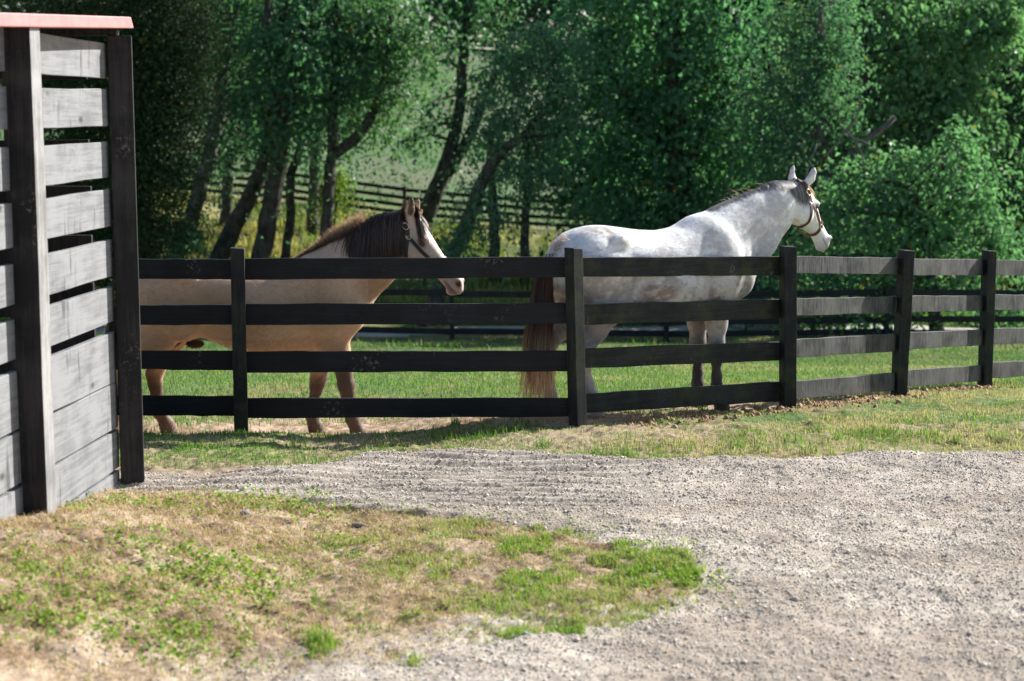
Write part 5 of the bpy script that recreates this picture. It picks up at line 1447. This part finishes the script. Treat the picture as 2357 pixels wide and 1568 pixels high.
def make_halter(F, H, k, root, leather, cx=.17, hang=True):
    ht = bpy.data.objects.new('halter', None); ht.empty_display_size = .1; link(ht, root)
    def strap_obj(pts, w, closed=False, n=40, off=.004, snap=True, name='strap'):
        V, Q, P, g = strap(F, pts, w, off, .005, n, closed, snap)
        mesh_np(name, V, [Q], leather, ht, smooth=False); return P, g
    ringp = []
    # noseband round the face
    nb = [H(.385, .02, 0)] + [H(.395, .06, -.075), H(.41, .12, -.085), H(.425, .19, -.05)] + [H(.43, .20, 0)] + [H(.425, .19, .05), H(.41, .12, .085), H(.395, .06, .075)]
    strap_obj(nb, .026, True, 56, name='noseband')
    cr = [H(.095, .105, -.11), H(.05, .07, -.105), H(-.0, .055, -.085), H(-.045, .05, -.04), H(-.055, .05, 0), H(-.045, .05, .04), H(-.0, .055, .085), H(.05, .07, .105), H(.095, .105, .11)]
    strap_obj(cr, .026, n=50, off=.010, name='crown_strap')
    for sg in (-1, 1):
        P, g = strap_obj([H(.105, .108, .11 * sg), H(.25, .105, .095 * sg), H(.40, .10, .075 * sg)], .026, name='cheek_strap')
        for pt in ((.10, .107, .105), (.402, .10, .066)):
            c0 = H(pt[0], pt[1], pt[2] * sg)[None]
            for _ in range(6):
                c0 = c0 - F.grad(c0) * (F.sample(c0) - .009)[:, None]
            gg = F.grad(c0)[0]; a = fr[0] - gg * fr[0].dot(gg); a /= np.linalg.norm(a); b = np.cross(gg, a)
            V, Q = ring(c0[0], a, b, (.019, .017), .0034, sq=.75)
            mesh_np('buckle', V, [Q], M['brass'], ht)
        c0 = H(.03, .075, .10 * sg)[None]
        for _ in range(6): c0 = c0 - F.grad(c0) * (F.sample(c0) - .018)[:, None]
        gg = F.grad(c0)[0]; a = fr[0] - gg * fr[0].dot(gg); a /= np.linalg.norm(a); b = np.cross(gg, a)
        V, Q = ring(c0[0], a, b, (.026, .019), .0034, sq=.7); mesh_np('buckle', V, [Q], M['brass'], ht)
        strap_obj([H(.11, .12, .11 * sg), H(.17, .19, .11 * sg), H(.235, .262, .07 * sg), H(.255, .285, .0)], .024, name='throat_strap')
    strap_obj([H(.255, .288, 0), H(.34, .25, 0), H(.425, .21, 0)], .026, snap=False, name='chin_strap')
    return ht
make_halter(F, H, k, root, M['leather_brown'])

# tan horse
Yg = 12.38; xg = (640 / 1.0607 - CU) / FPX * Yg * 1.008
dun['loc'] = (xg, Yg, float(terrain(xg, Yg)) - .02)
root, F, H, k, fr, pol = build_horse(dun)
es, et, ey = fr
def col_dark(t, u, n):
    w = RNG.random((n, 1, 1)) * np.ones(u.shape + (1,))
    w = w ** 2.2
    c = np.array([.008, .007, .008]) * (1 - w) + np.array([.13, .080, .052]) * w
    e = (sstep(.75, 1., u) * .35)[..., None]
    return c * (1 - e) + np.array([.12, .06, .035]) * e
crest = [(.755, 0, 1.52), (.82, 0, 1.56), (.91, 0, 1.61), (.99, -.005, 1.65), (1.06, -.01, 1.68), (1.115, -.01, 1.685)]
mane('mane', F, root, crest, 3000, (.02, -1., 0), lambda t: .30 + .10 * np.sin(t * 3.1), col_dark, .0055, .011, .5, jit=.014, fwd=-.04, spread=.16, up=.2, steps=14, cling=.15)
tuft = [(.16, 0, 1.27), (.34, 0, 1.35), (.50, 0, 1.40), (.66, 0, 1.46), (.80, 0, 1.54)]
mane('withers_hair', F, root, tuft, 2600, (-.35, -.05, .7), lambda t: .03 + .085 * sstep(.15, .8, t), lambda t, u, n: lerp([.07, .045, .03], [.50, .36, .24], np.clip(-.1 + .95 * u + RNG.normal(0, .18, (n, 1)), 0, 1)), .0028, .004, .05, up=.8, jit=.02, spread=.35)
mane('forelock', F, root, [H(-.015, .01, .004), H(-.01, .0, .02), H(-.015, .01, .04)], 460, tuple(es * 1. + ey * .22), lambda t: .155 + 0 * t, lambda t, u, n: lerp([.09, .032, .02], [.52, .32, .17], np.clip(u * 1.1 + RNG.normal(0, .24, (n, 1)) - .1, 0, 1)), .004, .008, .08, up=.05, jit=.010, cling=.5, spread=.09)
tail(F, root, (-1.0, 0, 1.13), 900, .95, lambda s, n: lerp([.03, .015, .01], [.40, .17, .07], np.clip(sstep(.35, .9, s) * .8 + RNG.normal(0, .2, (n, 1)), 0, 1)), spread=.07, back=.12, flare=.3, wavy=.12)
make_halter(F, H, k, root, M['leather_dark'])


# ------------------------------------------------------------------ light, sky, camera
SUN_AZ = math.radians(36.)      # from +X towards +Y
SUN_EL = math.radians(33.)
sd = bpy.data.lights.new('sun', 'SUN'); sd.energy = 5.0; sd.angle = math.radians(.55); sd.color = (1., .965, .915)
so = bpy.data.objects.new('sun', sd); link(so)
dv = Vector((math.cos(SUN_AZ) * math.cos(SUN_EL), math.sin(SUN_AZ) * math.cos(SUN_EL), math.sin(SUN_EL)))
so.rotation_euler = dv.to_track_quat('Z', 'Y').to_euler(); so.location = (20, 20, 30)
w = bpy.data.worlds.new('World'); SC.world = w; w.use_nodes = True
nt = w.node_tree
bg = nt.nodes.get('Background') or nt.nodes.new('ShaderNodeBackground')
sky = nt.nodes.new('ShaderNodeTexSky'); sky.sky_type = 'NISHITA'; sky.sun_disc = False
sky.sun_elevation = SUN_EL; sky.sun_rotation = math.pi / 2 - SUN_AZ
sky.air_density = 1.0; sky.dust_density = 1.2; sky.ozone_density = 1.2
nt.links.new(sky.outputs[0], bg.inputs['Color']); bg.inputs['Strength'].default_value = .075

cd = bpy.data.cameras.new('camera'); cam = bpy.data.objects.new('camera', cd); link(cam)
cd.sensor_width = 36; cd.lens = 36 * FPX / 2357.
cam.location = (0, 0, CAMZ); cam.rotation_euler = (math.pi / 2 - PITCH, 0, 0)
cd.clip_start = .1; cd.clip_end = 2000
cd.dof.use_dof = True; cd.dof.focus_distance = 12.0; cd.dof.aperture_fstop = 2.5
SC.camera = cam
SC.view_settings.view_transform = 'Standard'; SC.view_settings.look = 'None'; SC.view_settings.exposure = 1.08; SC.view_settings.gamma = 1
SC.cycles.max_bounces = 8; SC.cycles.transparent_max_bounces = 8; SC.cycles.use_adaptive_sampling = True
try: SC.cycles.use_denoising = True
except Exception: pass
